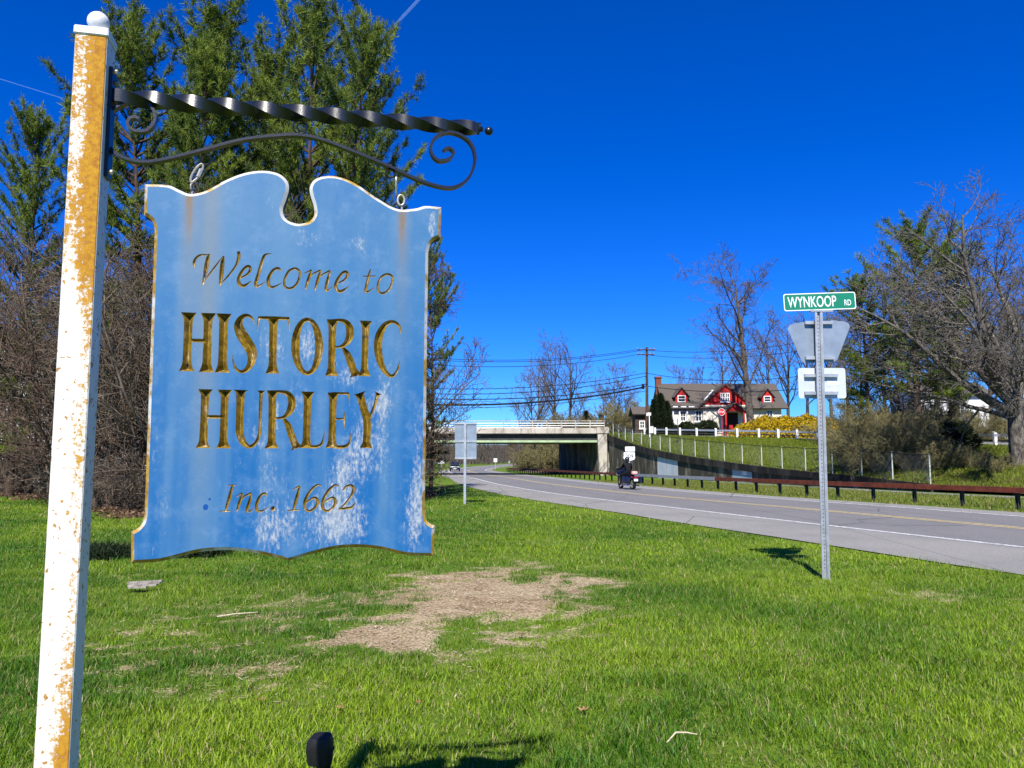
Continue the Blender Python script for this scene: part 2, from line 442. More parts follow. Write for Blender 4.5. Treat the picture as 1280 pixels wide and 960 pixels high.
t = NT('bank_turf'); P = t.pos(); a = t.sep(t.attr('mask').outputs['Color'])
n1, n2, n3 = t.noise(P, .22, 4), t.noise(t.pos((.6,2.0,1)), 1.6, 6, .7), t.noise(P, 14, 4, .75)
g = t.mix(t.ramp(n1, .35, .65), (.075, .120, .010), (.145, .180, .016))
g = t.mix(t.math('MULTIPLY', t.ramp(n2, .45, .7), .6), g, (.190, .205, .028))
g = t.mix(t.math('MULTIPLY', t.ramp(n3, .45, .75), .5), g, (.055, .085, .010))
k = t.math('ADD', a[0], t.math('MULTIPLY', t.math('SUBTRACT', n2, .5), 1.4))
g = t.mix(t.ramp(k, .4, .75), g, t.mix(n3, (.05,.035,.018), (.20,.13,.07)))
t.base(g, .95, 0, .1).bump(t.math('ADD', n3, n2), .9, .12)
M_BANK = t.m
tag(new_obj('embankment', me, M_BANK), kind='structure')
# upper road tarmac sheet
def sheet(name, rA, rB, dz, mat, kind='structure'):
    n = len(rA); V = np.concatenate([rA, rB]); V[:,2] += dz
    F = [(i, i+1, n+i+1, n+i) for i in range(n-1)]
    return tag(new_obj(name, np_mesh(name, V, np.array(F)), mat), kind=kind)
t = NT('worn_tarmac'); P = t.pos(); n3 = t.noise(P, 40, 4, .7)
t.base(t.mix(t.ramp(n3, .3, .7), (.13,.13,.135), (.27,.265,.26)), .9); M_TAR = t.m
sheet('upper_road', rowoff(1.3, -.02), rowoff(8.9, 0), .03, M_TAR)
up_obj = bpy.data.objects['upper_road']
for o in (1.55, 8.5):
    A, B = rowoff(o, -.02+.02*(o>5)), rowoff(o+.15, -.02+.02*(o>5)); n = len(A); V = np.concatenate([A,B]); V[:,2] += .036
    new_obj('edge_line', np_mesh('edge_line', V, np.array([(i,i+1,n+i+1,n+i) for i in range(n-1)])), M_WHITE_L, up_obj)
# narrow service lane between guardrail and wall
Ys = np.linspace(14, 60, 30); A = by_Y(WALLC, Ys); A2 = A.copy()
A[:,0] = np.maximum(A[:,0]-2.3, clx(Ys)+7.6); A2[:,0] = np.maximum(A2[:,0]-.8, A[:,0]+.1)
A[:,2] = zr_np(Ys); A2[:,2] = zr_np(Ys)
sheet('service_lane', A, A2, .016, M_TAR)

# ---------------- land behind: left rise with woods, far ridge
def terrain(name, xs, ys, zf, mat):
    X, Y = np.meshgrid(xs, ys); Z = zf(X, Y); ny, nx = X.shape; i = np.arange(nx*ny).reshape(ny, nx)
    F = np.stack([i[:-1,:-1], i[:-1,1:], i[1:,1:], i[1:,:-1]], -1).reshape(-1,4)
    return tag(new_obj(name, np_mesh(name, np.stack([X,Y,Z],-1).reshape(-1,3), F, True), mat), kind='structure')
t = NT('wooded_ridge_floor'); P = t.pos(); n = t.noise(P, .05, 6, .7); n2 = t.noise(P, .5, 5, .7)
t.base(t.mix(t.ramp(n2, .3, .7), t.mix(n, (.06,.045,.035), (.10,.075,.05)), (.145,.115,.09)), 1.0, 0, 0).bump(n2, 1, 1.0)
terrain('far_ridge', np.linspace(-700, 900, 60), np.linspace(480, 900, 16), lambda X, Y: -3 + 17*np.sin(np.clip((Y-480)/330,0,1.3)*math.pi/2)*(.55+.9*fbm(X, Y, .006, 41, 3)), t.m)
M_RIDGE = t.m
# the lower bank right of the road beyond the overpass
def zbank(X, Y):
    s = side(X, Y); return zr_np(Y) - .05 + 5.0*ss(s, 9, 24) * (1-ss(Y, 170, 300)*.7)
terrain('wooded_bank', np.linspace(-6, 120, 50), np.linspace(104, 330, 40), zbank, M_RIDGE)
# ================================================================== STRUCTURES
def concrete(name, lite, dark, streak, amt):
    t = NT(name); P = t.pos(); Ps = t.pos((1.0, 1.0, .26))
    n1, n2, n3 = t.noise(Ps, .8, 8, .72, .6), t.noise(P, .45, 6, .7), t.noise(P, 25, 4)
    c = t.mix(t.ramp(n3, .3, .7), tuple(x*.85 for x in lite), lite)
    c = t.mix(t.math('MULTIPLY', t.ramp(n2, .4, .7), .6), c, dark)
    c = t.mix(t.math('MULTIPLY', t.ramp(n1, .5-.22*amt, .66-.18*amt), .88), c, streak)
    t.base(c, .92, 0, .2).bump(n3, .4, .02); return t.m
M_CONC = concrete('concrete_pale', (.50,.46,.39), (.30,.26,.20), (.17,.13,.09), .1)
M_WALL = concrete('concrete_stained', (.36,.32,.25), (.15,.13,.09), (.022,.021,.014), .75)
M_COPE = concrete('concrete_dark', (.07,.062,.05), (.03,.028,.024), (.012,.011,.010), .6)  # darkest of the concrete tones, used for the coping
M_ABUT = concrete('concrete_abutment', (.26,.24,.20), (.14,.13,.10), (.04,.035,.03), .6)
M_GRGIRD = simple('girder_green_paint', (.34,.44,.25), .6, 0, .2, .8)
M_DKSTEEL = simple('dark_steel', (.035,.037,.034), .7, 0, .3, 2)
M_GALV = simple('galvanised_steel', (.40,.42,.44), .45, .55, .15, 6)
M_ALU = simple('sign_back_aluminium', (.27,.32,.37), .42, .45, .12, 5)
M_RUSTRAIL = simple('weathering_steel', (.130,.030,.016), .85, 0, .35, 4)
M_WHITEP = simple('white_paint', (.74,.74,.72), .6, 0, .1, 4)
M_BLACK = simple('black_paint', (.012,.013,.015), .45, 0, .3, 8)
M_WOODPOLE = simple('creosote_wood', (.080,.042,.025), .9, 0, .4, 3)

# ---------------- overpass
br = thing('overpass_bridge', 'concrete and green steel overpass with pale railing crossing above the highway', 'bridge', (-10, 94, -.5))
SKX = -4.2                                       # skew: far side lies this much to the left
YB0, YB1 = 90.0, 104.0; XB0, XB1 = -19.5, 10.9
def skew(x, y, z): return (x + SKX*(y-YB0)/(YB1-YB0), y, z)
def slab(x0, x1, y0, y1, z0, z1):
    m = MB(); m.add([skew(x0,y0,z0),skew(x1,y0,z0),skew(x1,y1,z0),skew(x0,y1,z0),skew(x0,y0,z1),skew(x1,y0,z1),skew(x1,y1,z1),skew(x0,y1,z1)],
        [(3,2,1,0),(4,5,6,7),(0,1,5,4),(1,2,6,5),(2,3,7,6),(3,0,4,7)]); return m
slab(XB0, XB1, YB0+.25, YB1-.25, 4.35, 4.6).build('deck', M_CONC, br)
slab(XB0, XB1, YB0, YB0+.35, 4.42, 5.05).build('fascia_beam', M_CONC, br)
slab(XB0, XB1, YB1-.35, YB1, 4.42, 5.05).build('fascia_beam', M_CONC, br)
for k in range(5):
    y = YB0+.55 + k*3.15
    g = MB(); a, b = skew(XB0, y, 0), skew(XB1-.05, y, 0)
    g.bar((a[0], y, 3.98), (b[0], y, 3.98), .05, .72); g.build('girder_web', M_DKSTEEL, br)
    g = MB(); g.bar((a[0], y, 3.50), (b[0], y, 3.50), .6, .24); g.build('girder_flange', M_GRGIRD, br)
nrail = 18
for side_y in (YB0+.17, YB1-.17):
    for zz in (5.33, 5.62, 5.9):
        a, b = skew(XB0, side_y, zz), skew(XB1, side_y, zz)
        MB().bar(a, b, .07, .085).build('rail', M_CONC if zz > 5.8 else M_WHITEP, br)
    for k in range(nrail+1):
        x = XB0 + (XB1-XB0)*k/nrail; p = skew(x, side_y+.005, 0)
        MB().box((p[0]-.05, p[1]-.045, 5.05), (p[0]+.05, p[1]+.045, 5.96)).build('rail_post', M_CONC, br)
# right abutment (face towards the road) and its lit corner pier
ab = MB(); ab.prism([(10.6, 90.6, -1.2), (6.4, 105.5, -1.2), (14, 107.5, -1.2), (14, 90.6, -1.2)], (0,0,5.5)); ab.build('abutment', M_ABUT, br)
pr = MB(); pr.add([(10.15,89.6,-1),(11.05,89.6,-1),(11.25,90.7,-1),(10.15,90.7,-1),(9.98,89.6,4.42),(11.05,89.6,4.42),(11.25,90.7,4.42),(9.98,90.7,4.42)],
      [(3,2,1,0),(4,5,6,7),(0,1,5,4),(1,2,6,5),(2,3,7,6),(3,0,4,7)])
pr.box((9.9, 89.5, 4.42), (11.3, 90.75, 5.15)); pr.build('corner_pier', M_CONC, br)
ab = MB(); ab.prism([(-16.5, 90.6, -1.2), (-20.7, 105.5, -1.2), (-30, 105.5, -1.2), (-27, 90.6, -1.2)], (0,0,5.5)); ab.build('abutment', M_ABUT, br)
# earth fill behind each abutment carrying the approach
f1 = MB(); f1.add([(11.3,92.2,4.5),(24,92.2,4.55),(24,104,4.7),(9.5,104,4.5),(11.3,91,-1),(26,86,-1),(30,110,-1),(7.5,108,-1)], [(0,1,2,3),(4,5,1,0),(5,6,2,1),(6,7,3,2),(7,4,0,3)])
tag(f1.build('approach_fill', M_BANK, None), kind='structure')
f1 = MB(); f1.add([(-20,90.6,4.55),(-20,104,4.55),(-90,104,4.9),(-90,90.6,4.9),(-20,84,-1),(-20,110,-1),(-90,112,-1),(-90,82,-1)], [(0,1,2,3),(4,0,3,7),(7,3,2,6),(6,2,1,5),(5,1,0,4)])
tag(f1.build('approach_bank', M_BANK, None), kind='structure')

# ---------------- curved wing wall: panels, dark coping, painted-over patches
ww = thing('retaining_wall', 'long stained concrete wing wall with black coping running down from the overpass', 'wall', (16, 60, -.3))
Yw = np.linspace(89.6, 38, 27); WP = by_Y(WALL, Yw)
tn = np.gradient(WP[:, :2], axis=0); tn /= np.linalg.norm(tn, axis=1)[:,None]; wn_ = np.stack([tn[:,1], -tn[:,0]], 1)
if wn_[10,0] > 0: wn_ = -wn_                              # normal towards the road
def wall_piece(i, j, off0, off1, top0, h0, name, mat, shrink=0.0):
    """solid between samples i and j; off: distance in front of the top curve; top0: below curve; h0: height or None to the ground"""
    m = MB(); P0, P1 = WP[i].copy(), WP[j].copy(); d = (P1-P0); P0 = P0 + d*shrink; P1 = P1 - d*shrink
    vs = []
    for P, n in ((P0, wn_[i]), (P1, wn_[j])):
        zt = P[2]-top0; zb = (zr(P[1])-.35) if h0 is None else zt-h0
        for o, z in ((off0, zb), (off1, zb), (off1, zt), (off0, zt)): vs.append((P[0]+n[0]*o, P[1]+n[1]*o, z))
    m.add(vs, [(0,1,2,3),(7,6,5,4),(0,4,5,1),(1,5,6,2),(2,6,7,3),(3,7,4,0)]); return m.build(name, mat, ww)
for i in range(0, 26, 2):
    wall_piece(i, i+2, -.35, 0, .04, None, 'panel', M_WALL, .006)
for i in range(26):
    h = float(np.interp(WP[i][1], [38, 60, 90], [.22, .52, .72]))
    wall_piece(i, i+1, -.37, .13, -.06, h, 'coping', M_COPE, 0)
M_PATCHW = concrete('overpainted_white', (.62,.66,.70), (.45,.48,.52), (.22,.22,.23), -.25)
M_PATCHB = concrete('overpainted_blue', (.36,.47,.53), (.28,.36,.42), (.18,.2,.2), -.35)
def patch(px0, px1, pytop, pybot, mat, lab, extra=0.0):
    def wallpt(px):
        r = (px-640)/FPX; k = np.argmin(np.abs(WP[:,0]/WP[:,1]-r)); return k
    def onwall(px):
        r = (px-640)/FPX; q = WP[:,0]/WP[:,1]; return np.array([np.interp(r, q, WP[:,c]) for c in range(3)]), wn_[wallpt(px)]
    (A, n0), (B, n1) = onwall(px0), onwall(px1)
    m = MB(); vs = []
    for P, n, px in ((A, n0, px0), (B, n1, px1)):
        zt, zb = at(px, pytop, P[1]).z, at(px, pybot, P[1]).z
        for o, z in ((.0, zb), (.012+extra, zb), (.012+extra, zt), (.0, zt)): vs.append((P[0]+n[0]*o, P[1]+n[1]*o, z))
    m.add(vs, [(0,1,2,3),(7,6,5,4),(0,4,5,1),(1,5,6,2),(2,6,7,3),(3,7,4,0)])
    o = m.build('painted_patch', mat, ww); o['label'] = lab
patch(821, 846, 571, 599, M_PATCHW, 'pale painted-over rectangle on the wall')
patch(914, 938, 581, 603, M_PATCHB, 'blue-grey painted-over rectangle on the wall')
patch(926, 932, 585, 594, M_WHITEP, 'small white square on the blue-grey patch', .01)
patch(757, 761, 578, 588, M_PATCHW, 'small white plate near the corner pier', .01)

# ---------------- chain-link fence along the wall top
cf = thing('chain_link_fence', 'thin-posted chain-link fence along the top of the wing wall', 'fence', (16, 60, 1))
FPX_LIST = [764, 771, 779, 788, 799, 810, 822, 834, 849, 865, 882, 901, 923, 947, 972, 1001, 1034, 1070, 1108, 1154]
M_FPOST = simple('fence_post_galvanised', (.58,.62,.50), .5, .3, .12, 5)
tops = []
for i, px in enumerate(FPX_LIST):
    r = (px-640)/FPX; q = WP[:,0]/WP[:,1]; P = Vector([float(np.interp(r, q, WP[:,c])) for c in range(3)])
    P.x += .22; h = 1.55
    MB().tube([P-Vector((0,0,.15)), P+Vector((0,0,h))], .034, 6).build('fence_post', M_FPOST, cf); tops.append((P.copy(), h))
for i in range(len(tops)-1):
    (a, h), (b, h2) = tops[i], tops[i+1]
    for zz in (1.5,):
        MB().bar(a+Vector((0,-.04,zz)), b+Vector((0,-.04,zz)), .045, .045).build('top_rail', M_DKSTEEL, cf)
# wire mesh (thin crossing wires, too fine to pick apart)
m = MB()
for i in range(len(tops)-1):
    (a, h), (b, h2) = tops[i], tops[i+1]; L = (b-a).length; n = max(4, int(L/.16)); nh = 5
    for k in range(n):
        for s in (1, -1):
            z0, z1 = (.05, 1.45) if s > 0 else (1.45, .05)
            p, q = a.lerp(b, k/n), a.lerp(b, min(1, (k+8)/n))
            m.bar(p+Vector((0,-.035,z0)), q+Vector((0,-.035,z1)), .0022, .0022)
tag(m.build('wire_mesh', M_GALV, cf, fix=False), kind='stuff')

# ---------------- highway guardrail (box beam, brown weathering steel, one galvanised stretch)
gr = thing('guardrail', 'low brown weathering-steel box-beam guardrail along the far side of the highway', 'guardrail', (8, 44, -.1))
GO = 6.15
gp = np.stack([CX+NX*GO, CY+NY*GO], 1); msk = (gp[:,1] > 2) & (gp[:,1] < 133); gp = gp[msk]
d = np.r_[0, np.cumsum(np.linalg.norm(np.diff(gp, axis=0), axis=1))]
step = 1.95; npost = int(d[-1]/step)
def gpt(s): return Vector((float(np.interp(s, d, gp[:,0])), float(np.interp(s, d, gp[:,1])), 0))
post_me = None
for k in range(npost+1):
    p = gpt(k*step); q = gpt(k*step+.1); dr = (q-p).normalized() if k < npost else dr
    if post_me is None:
        m = MB(); m.box((-.05,-.05,-.2),(.05,-.035,.56)); m.box((-.05,.035,-.2),(.05,.05,.56)); m.box((-.01,-.035,-.2),(.01,.035,.56)); m.box((-.08,-.1,.42),(.0,.1,.46))
        o = m.build('rail_post', M_DKSTEEL, gr, local=True); post_me = o.data
    else:
        o = new_obj('rail_post', post_me, None, gr)
    o.location = Vector((p.x, p.y, zr(p.y))) - wloc(gr); o.rotation_euler = (0, 0, math.atan2(dr.y, dr.x)-R(90))
seg = 5.85; ns = int(d[-1]/seg)
for k in range(ns):
    m = MB(); pts = [gpt(k*seg+seg*j/3) for j in range(4)]
    for a, b in zip(pts[:-1], pts[1:]):
        off = Vector((-.10, -.02, 0))
        a2, b2 = a+off+Vector((0,0,zr(a.y)+.60)), b+off+Vector((0,0,zr(b.y)+.60)); m.bar(a2, b2, .15, .17)
    mid = pts[1]; galv = 40.5 < mid.y < 56
    m.build('rail', M_GALV if galv else M_RUSTRAIL, gr)

# ---------------- upper guardrail: white posts, thin rails, along the upper road
ug = thing('white_post_rail', 'white-post roadside rail along the upper road in front of the cottage', 'guardrail', (22, 70, 3.3))
du = np.r_[0, np.cumsum(np.linalg.norm(np.diff(ur, axis=0), axis=1))]
def upt(s): return Vector([float(np.interp(s, du, ur[:,c])) for c in range(3)])
k = 0; s0 = 7.0; pm = None
while s0 + k*2.35 < 60:
    p = upt(s0+k*2.35); off = wloc(ug)
    if pm is None:
        m = MB(); m.add([(-.09,-.09,-.25),(.09,-.09,-.25),(.09,.09,-.25),(-.09,.09,-.25),(-.09,-.09,.76),(.09,-.09,.76),(.09,.09,.84),(-.09,.09,.84)], [(3,2,1,0),(4,5,6,7),(0,1,5,4),(1,2,6,5),(2,3,7,6),(3,0,4,7)])
        o = m.build('rail_post', M_WHITEP, ug, local=True); pm = o.data
    else: o = new_obj('rail_post', pm, None, ug)
    o.location = p - off; k += 1
for zz, mt, hh in ((.62, M_GALV, .17), (.30, M_DKSTEEL, .10)):
    for j in range(k-1):
        a, b = upt(s0+j*2.35), upt(s0+(j+1)*2.35); n = Vector((outn[20][0], outn[20][1], 0))*.12
        MB().bar(a+n+Vector((0,0,zz)), b+n+Vector((0,0,zz)), .06, hh).build('rail', mt, ug)
# ================================================================== THE HANGING TOWN SIGN
PA, PB = at(180, 230, 1.95), at(552, 258, 2.12)
UD = Vector((PB.x-PA.x, PB.y-PA.y, 0)).normalized(); RZ = math.atan2(UD.y, UD.x); ND = Vector((-UD.y, UD.x, 0))   # ND points away from the viewer
Z0 = 1.30
def pl(px, py):
    """pixel -> (u, z) on the sign plane"""
    d = ray(px, py); tt = (PA.x*UD.y - PA.y*UD.x)/(d.x*UD.y - UD.x)
    return ((d.x*tt-PA.x)*UD.x + (tt-PA.y)*UD.y, CAM_H + d.z*tt - Z0)
def l3(px, py, y=0.0):
    u, z = pl(px, py); return Vector((u, y, z))
def proj(P):
    v = Vector(P) - Vector((0,0,CAM_H)); f = v.dot(FWD); return (640+FPX*v.x/f, 480-FPX*v.dot(UPV)/f)
def to_world(l): return Vector((PA.x, PA.y, Z0)) + UD*l[0] + ND*l[1] + Vector((0,0,l[2]))
PXM = 1.0/ (2.03/FPX)                            # pixels per metre on the sign, roughly

def crom(P, n=8, closed=False):
    """Catmull-Rom through tuples of any length"""
    P = [np.array(p, float) for p in P]; out = []; m = len(P)
    if m == 2: return [P[0]*(1-k/n)+P[1]*(k/n) for k in range(n)] + [P[1]]
    for i in range(m if closed else m-1):
        if closed: p0, p1, p2, p3 = P[(i-1)%m], P[i], P[(i+1)%m], P[(i+2)%m]
        else: p0, p1, p2, p3 = P[max(i-1,0)], P[i], P[i+1], P[min(i+2,m-1)]
        for k in range(n):
            t = k/n; out.append(.5*((2*p1)+(-p0+p2)*t+(2*p0-5*p1+4*p2-p3)*t*t+(-p0+3*p1-3*p2+p3)*t**3))
    if not closed: out.append(P[-1])
    return out

# ---------------- materials
def blobs(t, C, lst):
    """sum of soft ellipses (px centre, px radii, weight) in board space"""
    s = t.sep(C); tot = None
    for (px, py, rx, ry, wgt) in lst:
        u, z = pl(px, py)
        dx = t.math('MULTIPLY', t.math('SUBTRACT', s[0], u), PXM/rx); dz = t.math('MULTIPLY', t.math('SUBTRACT', s[2], z), PXM/ry)
        r = t.math('SQRT', t.math('ADD', t.math('MULTIPLY', dx, dx), t.math('MULTIPLY', dz, dz)))
        b = t.ramp(r, 0.0, 1.0, wgt, 0.0); tot = b if tot is None else t.math('ADD', tot, b)
    return tot
t = NT('weathered_blue_board'); C = t.coord('Object'); CS = t.coord('Object', (1, 1, .18)); s = t.sep(C)
big, mid = t.noise(C, 5, 4, .6), t.noise(C, 16, 5, .7)
strk, fine = t.noise(CS, 26, 5, .7), t.noise(t.coord('Object', (1, 1, .45)), 110, 5, .75)
colm = t.noise(t.coord('Object', (1, 1, .05)), 9, 3, .6)
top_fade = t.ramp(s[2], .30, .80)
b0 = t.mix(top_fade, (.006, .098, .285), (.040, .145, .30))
b0 = t.mix(t.math('MULTIPLY', t.ramp(colm, .40, .62), .7), b0, (.075, .18, .31))
b0 = t.mix(t.math('MULTIPLY', t.ramp(big, .45, .7), .35), b0, (.008, .110, .31))
b0 = t.mix(t.math('MULTIPLY', t.ramp(mid, .45, .72), .55), b0, (.11, .21, .35))
bare = blobs(t, C, [(437,575,42,70,.62), (470,545,40,90,.55), (430,655,50,45,.62), (345,660,55,50,.50), (520,640,30,80,.70), (525,560,14,120,.50),
                    (340,430,26,55,.62), (384,432,20,45,.72), (432,470,35,26,.55), (448,305,22,22,.55), (383,295,26,26,.55), (420,620,45,60,.50),
                    (372,500,30,50,.45), (340,600,40,60,.35), (480,470,30,60,.40), (195,560,10,80,.45), (205,630,18,40,.36), (540,280,10,40,.6),
                    (318,545,22,40,.4), (345,520,8,45,.7), (475,505,30,20,.6), (300,250,120,40,.14), (400,660,140,60,.25)])
wear = t.math('ADD', t.math('ADD', t.math('MULTIPLY', strk, .9), t.math('MULTIPLY', fine, 1.3)), t.math('MULTIPLY', bare, .62))
k = t.ramp(wear, 1.26, 1.74)
k2 = t.ramp(t.math('ADD', t.math('MULTIPLY', strk, .5), t.math('MULTIPLY', fine, .5)), .635, .68)
kk = t.math('MAXIMUM', t.math('MULTIPLY', k, .85), t.math('MULTIPLY', k2, .7))
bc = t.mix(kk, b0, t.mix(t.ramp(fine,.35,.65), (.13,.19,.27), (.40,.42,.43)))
# rust run-off below the two eye bolts
def runoff(pxc, pytop, pybot, wd):
    u, zt = pl(pxc, pytop); u2, zb = pl(pxc+1, pybot)
    cx = t.math('ADD', u, t.math('MULTIPLY', t.math('SUBTRACT', strk, .5), .01))
    dx = t.math('ABSOLUTE', t.math('MULTIPLY', t.math('SUBTRACT', s[0], cx), 1/wd))
    return t.math('MULTIPLY', t.ramp(dx, 0, 1, 1, 0), t.ramp(s[2], zb, zt, 0, 1))
rust = t.math('ADD', runoff(238, 230, 330, .016), runoff(503, 250, 345, .014))
haz = t.math('ADD', runoff(240, 200, 560, .034), t.math('ADD', runoff(505, 220, 520, .032), runoff(262, 300, 800, .05)))
bc = t.mix(t.math('MULTIPLY', haz, .6), bc, (.16, .185, .20))
bc = t.mix(t.math('MULTIPLY', rust, t.ramp(mid, .2, .55), clamp=True), bc, (.20, .115, .035))
spot = t.ramp(blobs(t, C, [(257,634,5,6,1.0),(262,624,2.5,2.5,1.0)]), .25, .4)
bc = t.mix(spot, bc, (.004, .06, .25))
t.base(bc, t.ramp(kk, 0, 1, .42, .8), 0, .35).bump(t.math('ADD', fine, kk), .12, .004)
M_BOARD = t.m
t = NT('worn_gilding'); C = t.coord('Object'); n, n2 = t.noise(C, 60, 5, .75), t.noise(C, 22, 4, .7); n3 = t.noise(t.coord('Object', (1,1,.25)), 55, 5, .75)
g = t.mix(t.ramp(n, .35, .65), (.12, .072, .005), (.29, .185, .015))
g = t.mix(t.math('MULTIPLY', t.ramp(n3, .55, .68), .75), g, (.62, .52, .36))
g = t.mix(t.ramp(t.math('ADD', t.math('MULTIPLY', n2, .6), t.math('MULTIPLY', n3, .4)), .60, .645), g, (.012, .012, .07))
t.base(g, .45, .12, .5).bump(n, .2, .003); M_GOLD = t.m
t = NT('board_edge_gilding'); C = t.coord('Object'); n, n2 = t.noise(C, 45, 5, .75), t.noise(C, 8, 4, .7); nz_ = t.sep(t.node('ShaderNodeNewGeometry').outputs['Normal'])
g = t.mix(t.ramp(n, .35, .65), (.26, .15, .02), (.46, .29, .05))
g = t.mix(t.ramp(t.math('ADD', n2, t.math('MULTIPLY', s[2] if False else t.sep(C)[2], .10)), .50, .62), g, (.55, .55, .53))
g = t.mix(t.ramp(n, .62, .7), g, (.03,.03,.09))
t.base(g, .5, .15, .4); M_EDGE = t.m
M_BACK = simple('board_side_dark', (.03, .028, .03), .7, 0, .3, 20)

# ---------------- the board
sb = thing('town_sign_board', 'weathered blue board with gilded carved words WELCOME TO HISTORIC HURLEY hanging from iron arm', 'sign', (PA.x, PA.y, Z0), RZ)
def cr(b, pts): ox, oy, s = b; return [(ox+x/s, oy+y/s) for x, y in pts]
T_, B_ = (150, 190, 3.0476), (150, 440, 3.0476)
secs = [cr(T_, [(92,120),(180,123),(225,142),(268,157),(330,143),(400,105),(470,78),(540,68),(600,78),(635,105),(643,140),(630,185),(620,215),(626,245),(650,264),(685,271),
                (720,262),(739,238),(738,205),(726,165),(722,135),(735,108),(765,92),(810,88),(860,100),(910,125),(960,160),(1010,192),(1040,208),(1075,217),(1130,212),(1165,203),(1225,208)]),
        cr(T_, [(1225,208),(1222,325)]), cr(T_, [(1222,325),(1200,333),(1183,352),(1175,385)]),
        cr(T_, [(1175,385)])+cr(B_, [(1162,600)]), cr(B_, [(1162,600),(1166,635),(1180,653),(1200,662)]), cr(B_, [(1200,662),(1195,778)]),
        cr(B_, [(1195,778),(1100,775),(1040,763),(980,750),(900,744),(820,750),(740,768),(640,797)]),
        cr(B_, [(640,797),(600,785),(520,768),(440,757),(360,757),(290,765),(210,785),(140,800),(40,805)]),
        cr(B_, [(40,805),(40,685)]), cr(B_, [(40,685),(65,672),(84,650),(91,620)]), cr(B_, [(91,620)])+cr(T_, [(130,300)]),
        cr(T_, [(130,300),(125,270),(110,250),(90,240)]), cr(T_, [(90,240),(92,120)])]
outl = []
for sct in secs:
    q = crom(sct, 4 if len(sct) > 2 else 1); outl += [pl(*p) for p in q[:-1]]
O = np.array(outl); area = np.sum(O[:,0]*np.roll(O[:,1],-1)-np.roll(O[:,0],-1)*O[:,1])
if area < 0: O = O[::-1]
def inset(O, b):
    e = np.roll(O,-1,0)-O; e /= np.linalg.norm(e,axis=1)[:,None]; n = np.stack([-e[:,1], e[:,0]],1); n0 = np.roll(n,1,0)
    m = n+n0; m /= np.maximum(np.linalg.norm(m,axis=1)[:,None],1e-6); c = np.clip((m*n).sum(1), .55, 1)[:,None]; return O + m*b/c
I1 = inset(O, .0085); nO = len(O)
V = [(p[0],0,p[1]) for p in I1] + [(p[0],.007,p[1]) for p in O] + [(p[0],.038,p[1]) for p in O]
Fs = []; mi = []
for i in range(nO):
    j = (i+1)%nO; Fs.append((i, nO+i, nO+j, j)); mi.append(1); Fs.append((nO+i, 2*nO+i, 2*nO+j, nO+j)); mi.append(2)
Fs.append(tuple(range(2*nO, 3*nO))[::-1]); mi.append(2)
me = bpy.data.meshes.new('panel'); me.from_pydata(V, [], Fs); me.update(); me.polygons.foreach_set('material_index', mi)
for m_ in (M_BOARD, M_EDGE, M_BACK): me.materials.append(m_)
panel = new_obj('frame_edge', me, None, sb)

# ---------------- lettering: V-carved strokes (crop boxes: origin x, origin y, zoom)
A_, B2, C_, D_ = (220,380,8.5333), (360,380,8.5333), (240,480,9.846), (360,480,9.846)
W1, W2, I_ = (225,300,9.143), (365,300,9.143), (270,595,7.111)
LET = []                                              # (letter, box, [stroke]); stroke = (points (x,y,hw), end0 zero-depth?, end1?)
def stem(x0,y0,x1,y1,hw,f0,f1):
    L = math.hypot(x1-x0,y1-y0); P = []
    def q(tt, w): P.append((x0+(x1-x0)*tt, y0+(y1-y0)*tt, w))
    q(0, f0); e = 30/L; q(e, hw*1.25+ (f0-hw)*.22); q(e*2.2, hw*1.05)
    for k in (.2,.35,.5,.65,.8): q(k, hw*(1-.06*math.sin(math.pi*k)))
    q(1-e*2.6, hw*1.05); q(1-e*1.2, hw*1.2+(f1-hw)*.2); q(1, f1)
    return (P, True, True, False)
def cv(P, z0=True, z1=True): return (P, z0, z1, True)
def st(P): return (P, False, False, False)
def shift(P, dx, dy): return [(x+dx, y+dy, h) for x, y, h in P]
def ell(cx, cy, rx, ry, hs, ht):
    P = []
    for k in range(27):
        a = 2*math.pi*k/24 - .6; P.append((cx+rx*math.cos(a), cy+ry*math.sin(a), ht+(hs-ht)*math.cos(a)**2))
    return (P, False, False, False)
LET += [('H', A_, [stem(137,90,112,717,44,76,76), stem(345,96,325,727,44,76,78), st([(150,388,20),(320,392,20)])]),
        ('I', A_, [stem(512,102,492,732,46,76,76)]),
        ('S', A_, [cv([(832,215,3),(818,160,12),(772,124,17),(720,130,24),(678,178,36),(668,240,48),(700,320,58),(755,410,60),(800,490,57),(812,570,47),(790,650,35),(745,705,24),(690,722,18),(640,690,14),(612,620,9),(605,545,3)])]),
        ('T', A_, [stem(1040,140,1028,742,42,62,74), st([(878,145,17),(1040,150,20),(1208,155,17)]), cv([(888,140,13),(874,200,10),(866,300,2)], False), cv([(1195,150,13),(1206,200,9),(1212,290,2)], False)]),
        ('O', B2, [ell(205,452,128,288,43,23)]),
        ('R', B2, [stem(475,163,465,767,42,58,72), cv([(470,178,17),(560,174,19),(620,197,30),(655,250,40),(662,310,42),(645,380,38),(600,435,24),(540,458,14),(470,458,9)], False, False),
                   cv([(575,455,10),(630,530,34),(668,620,40),(695,700,40),(715,738,46),(725,768,72)], False, True)]),
        ('I', B2, [stem(830,178,815,770,38,66,68)]),
        ('C', B2, [cv([(1200,320,2),(1195,255,13),(1160,207,17),(1100,190,22),(1030,230,32),(975,330,42),(960,440,45),(970,560,42),(1010,680,32),(1070,755,22),(1120,765,18),(1160,720,14),(1185,650,8),(1192,605,2)])])]
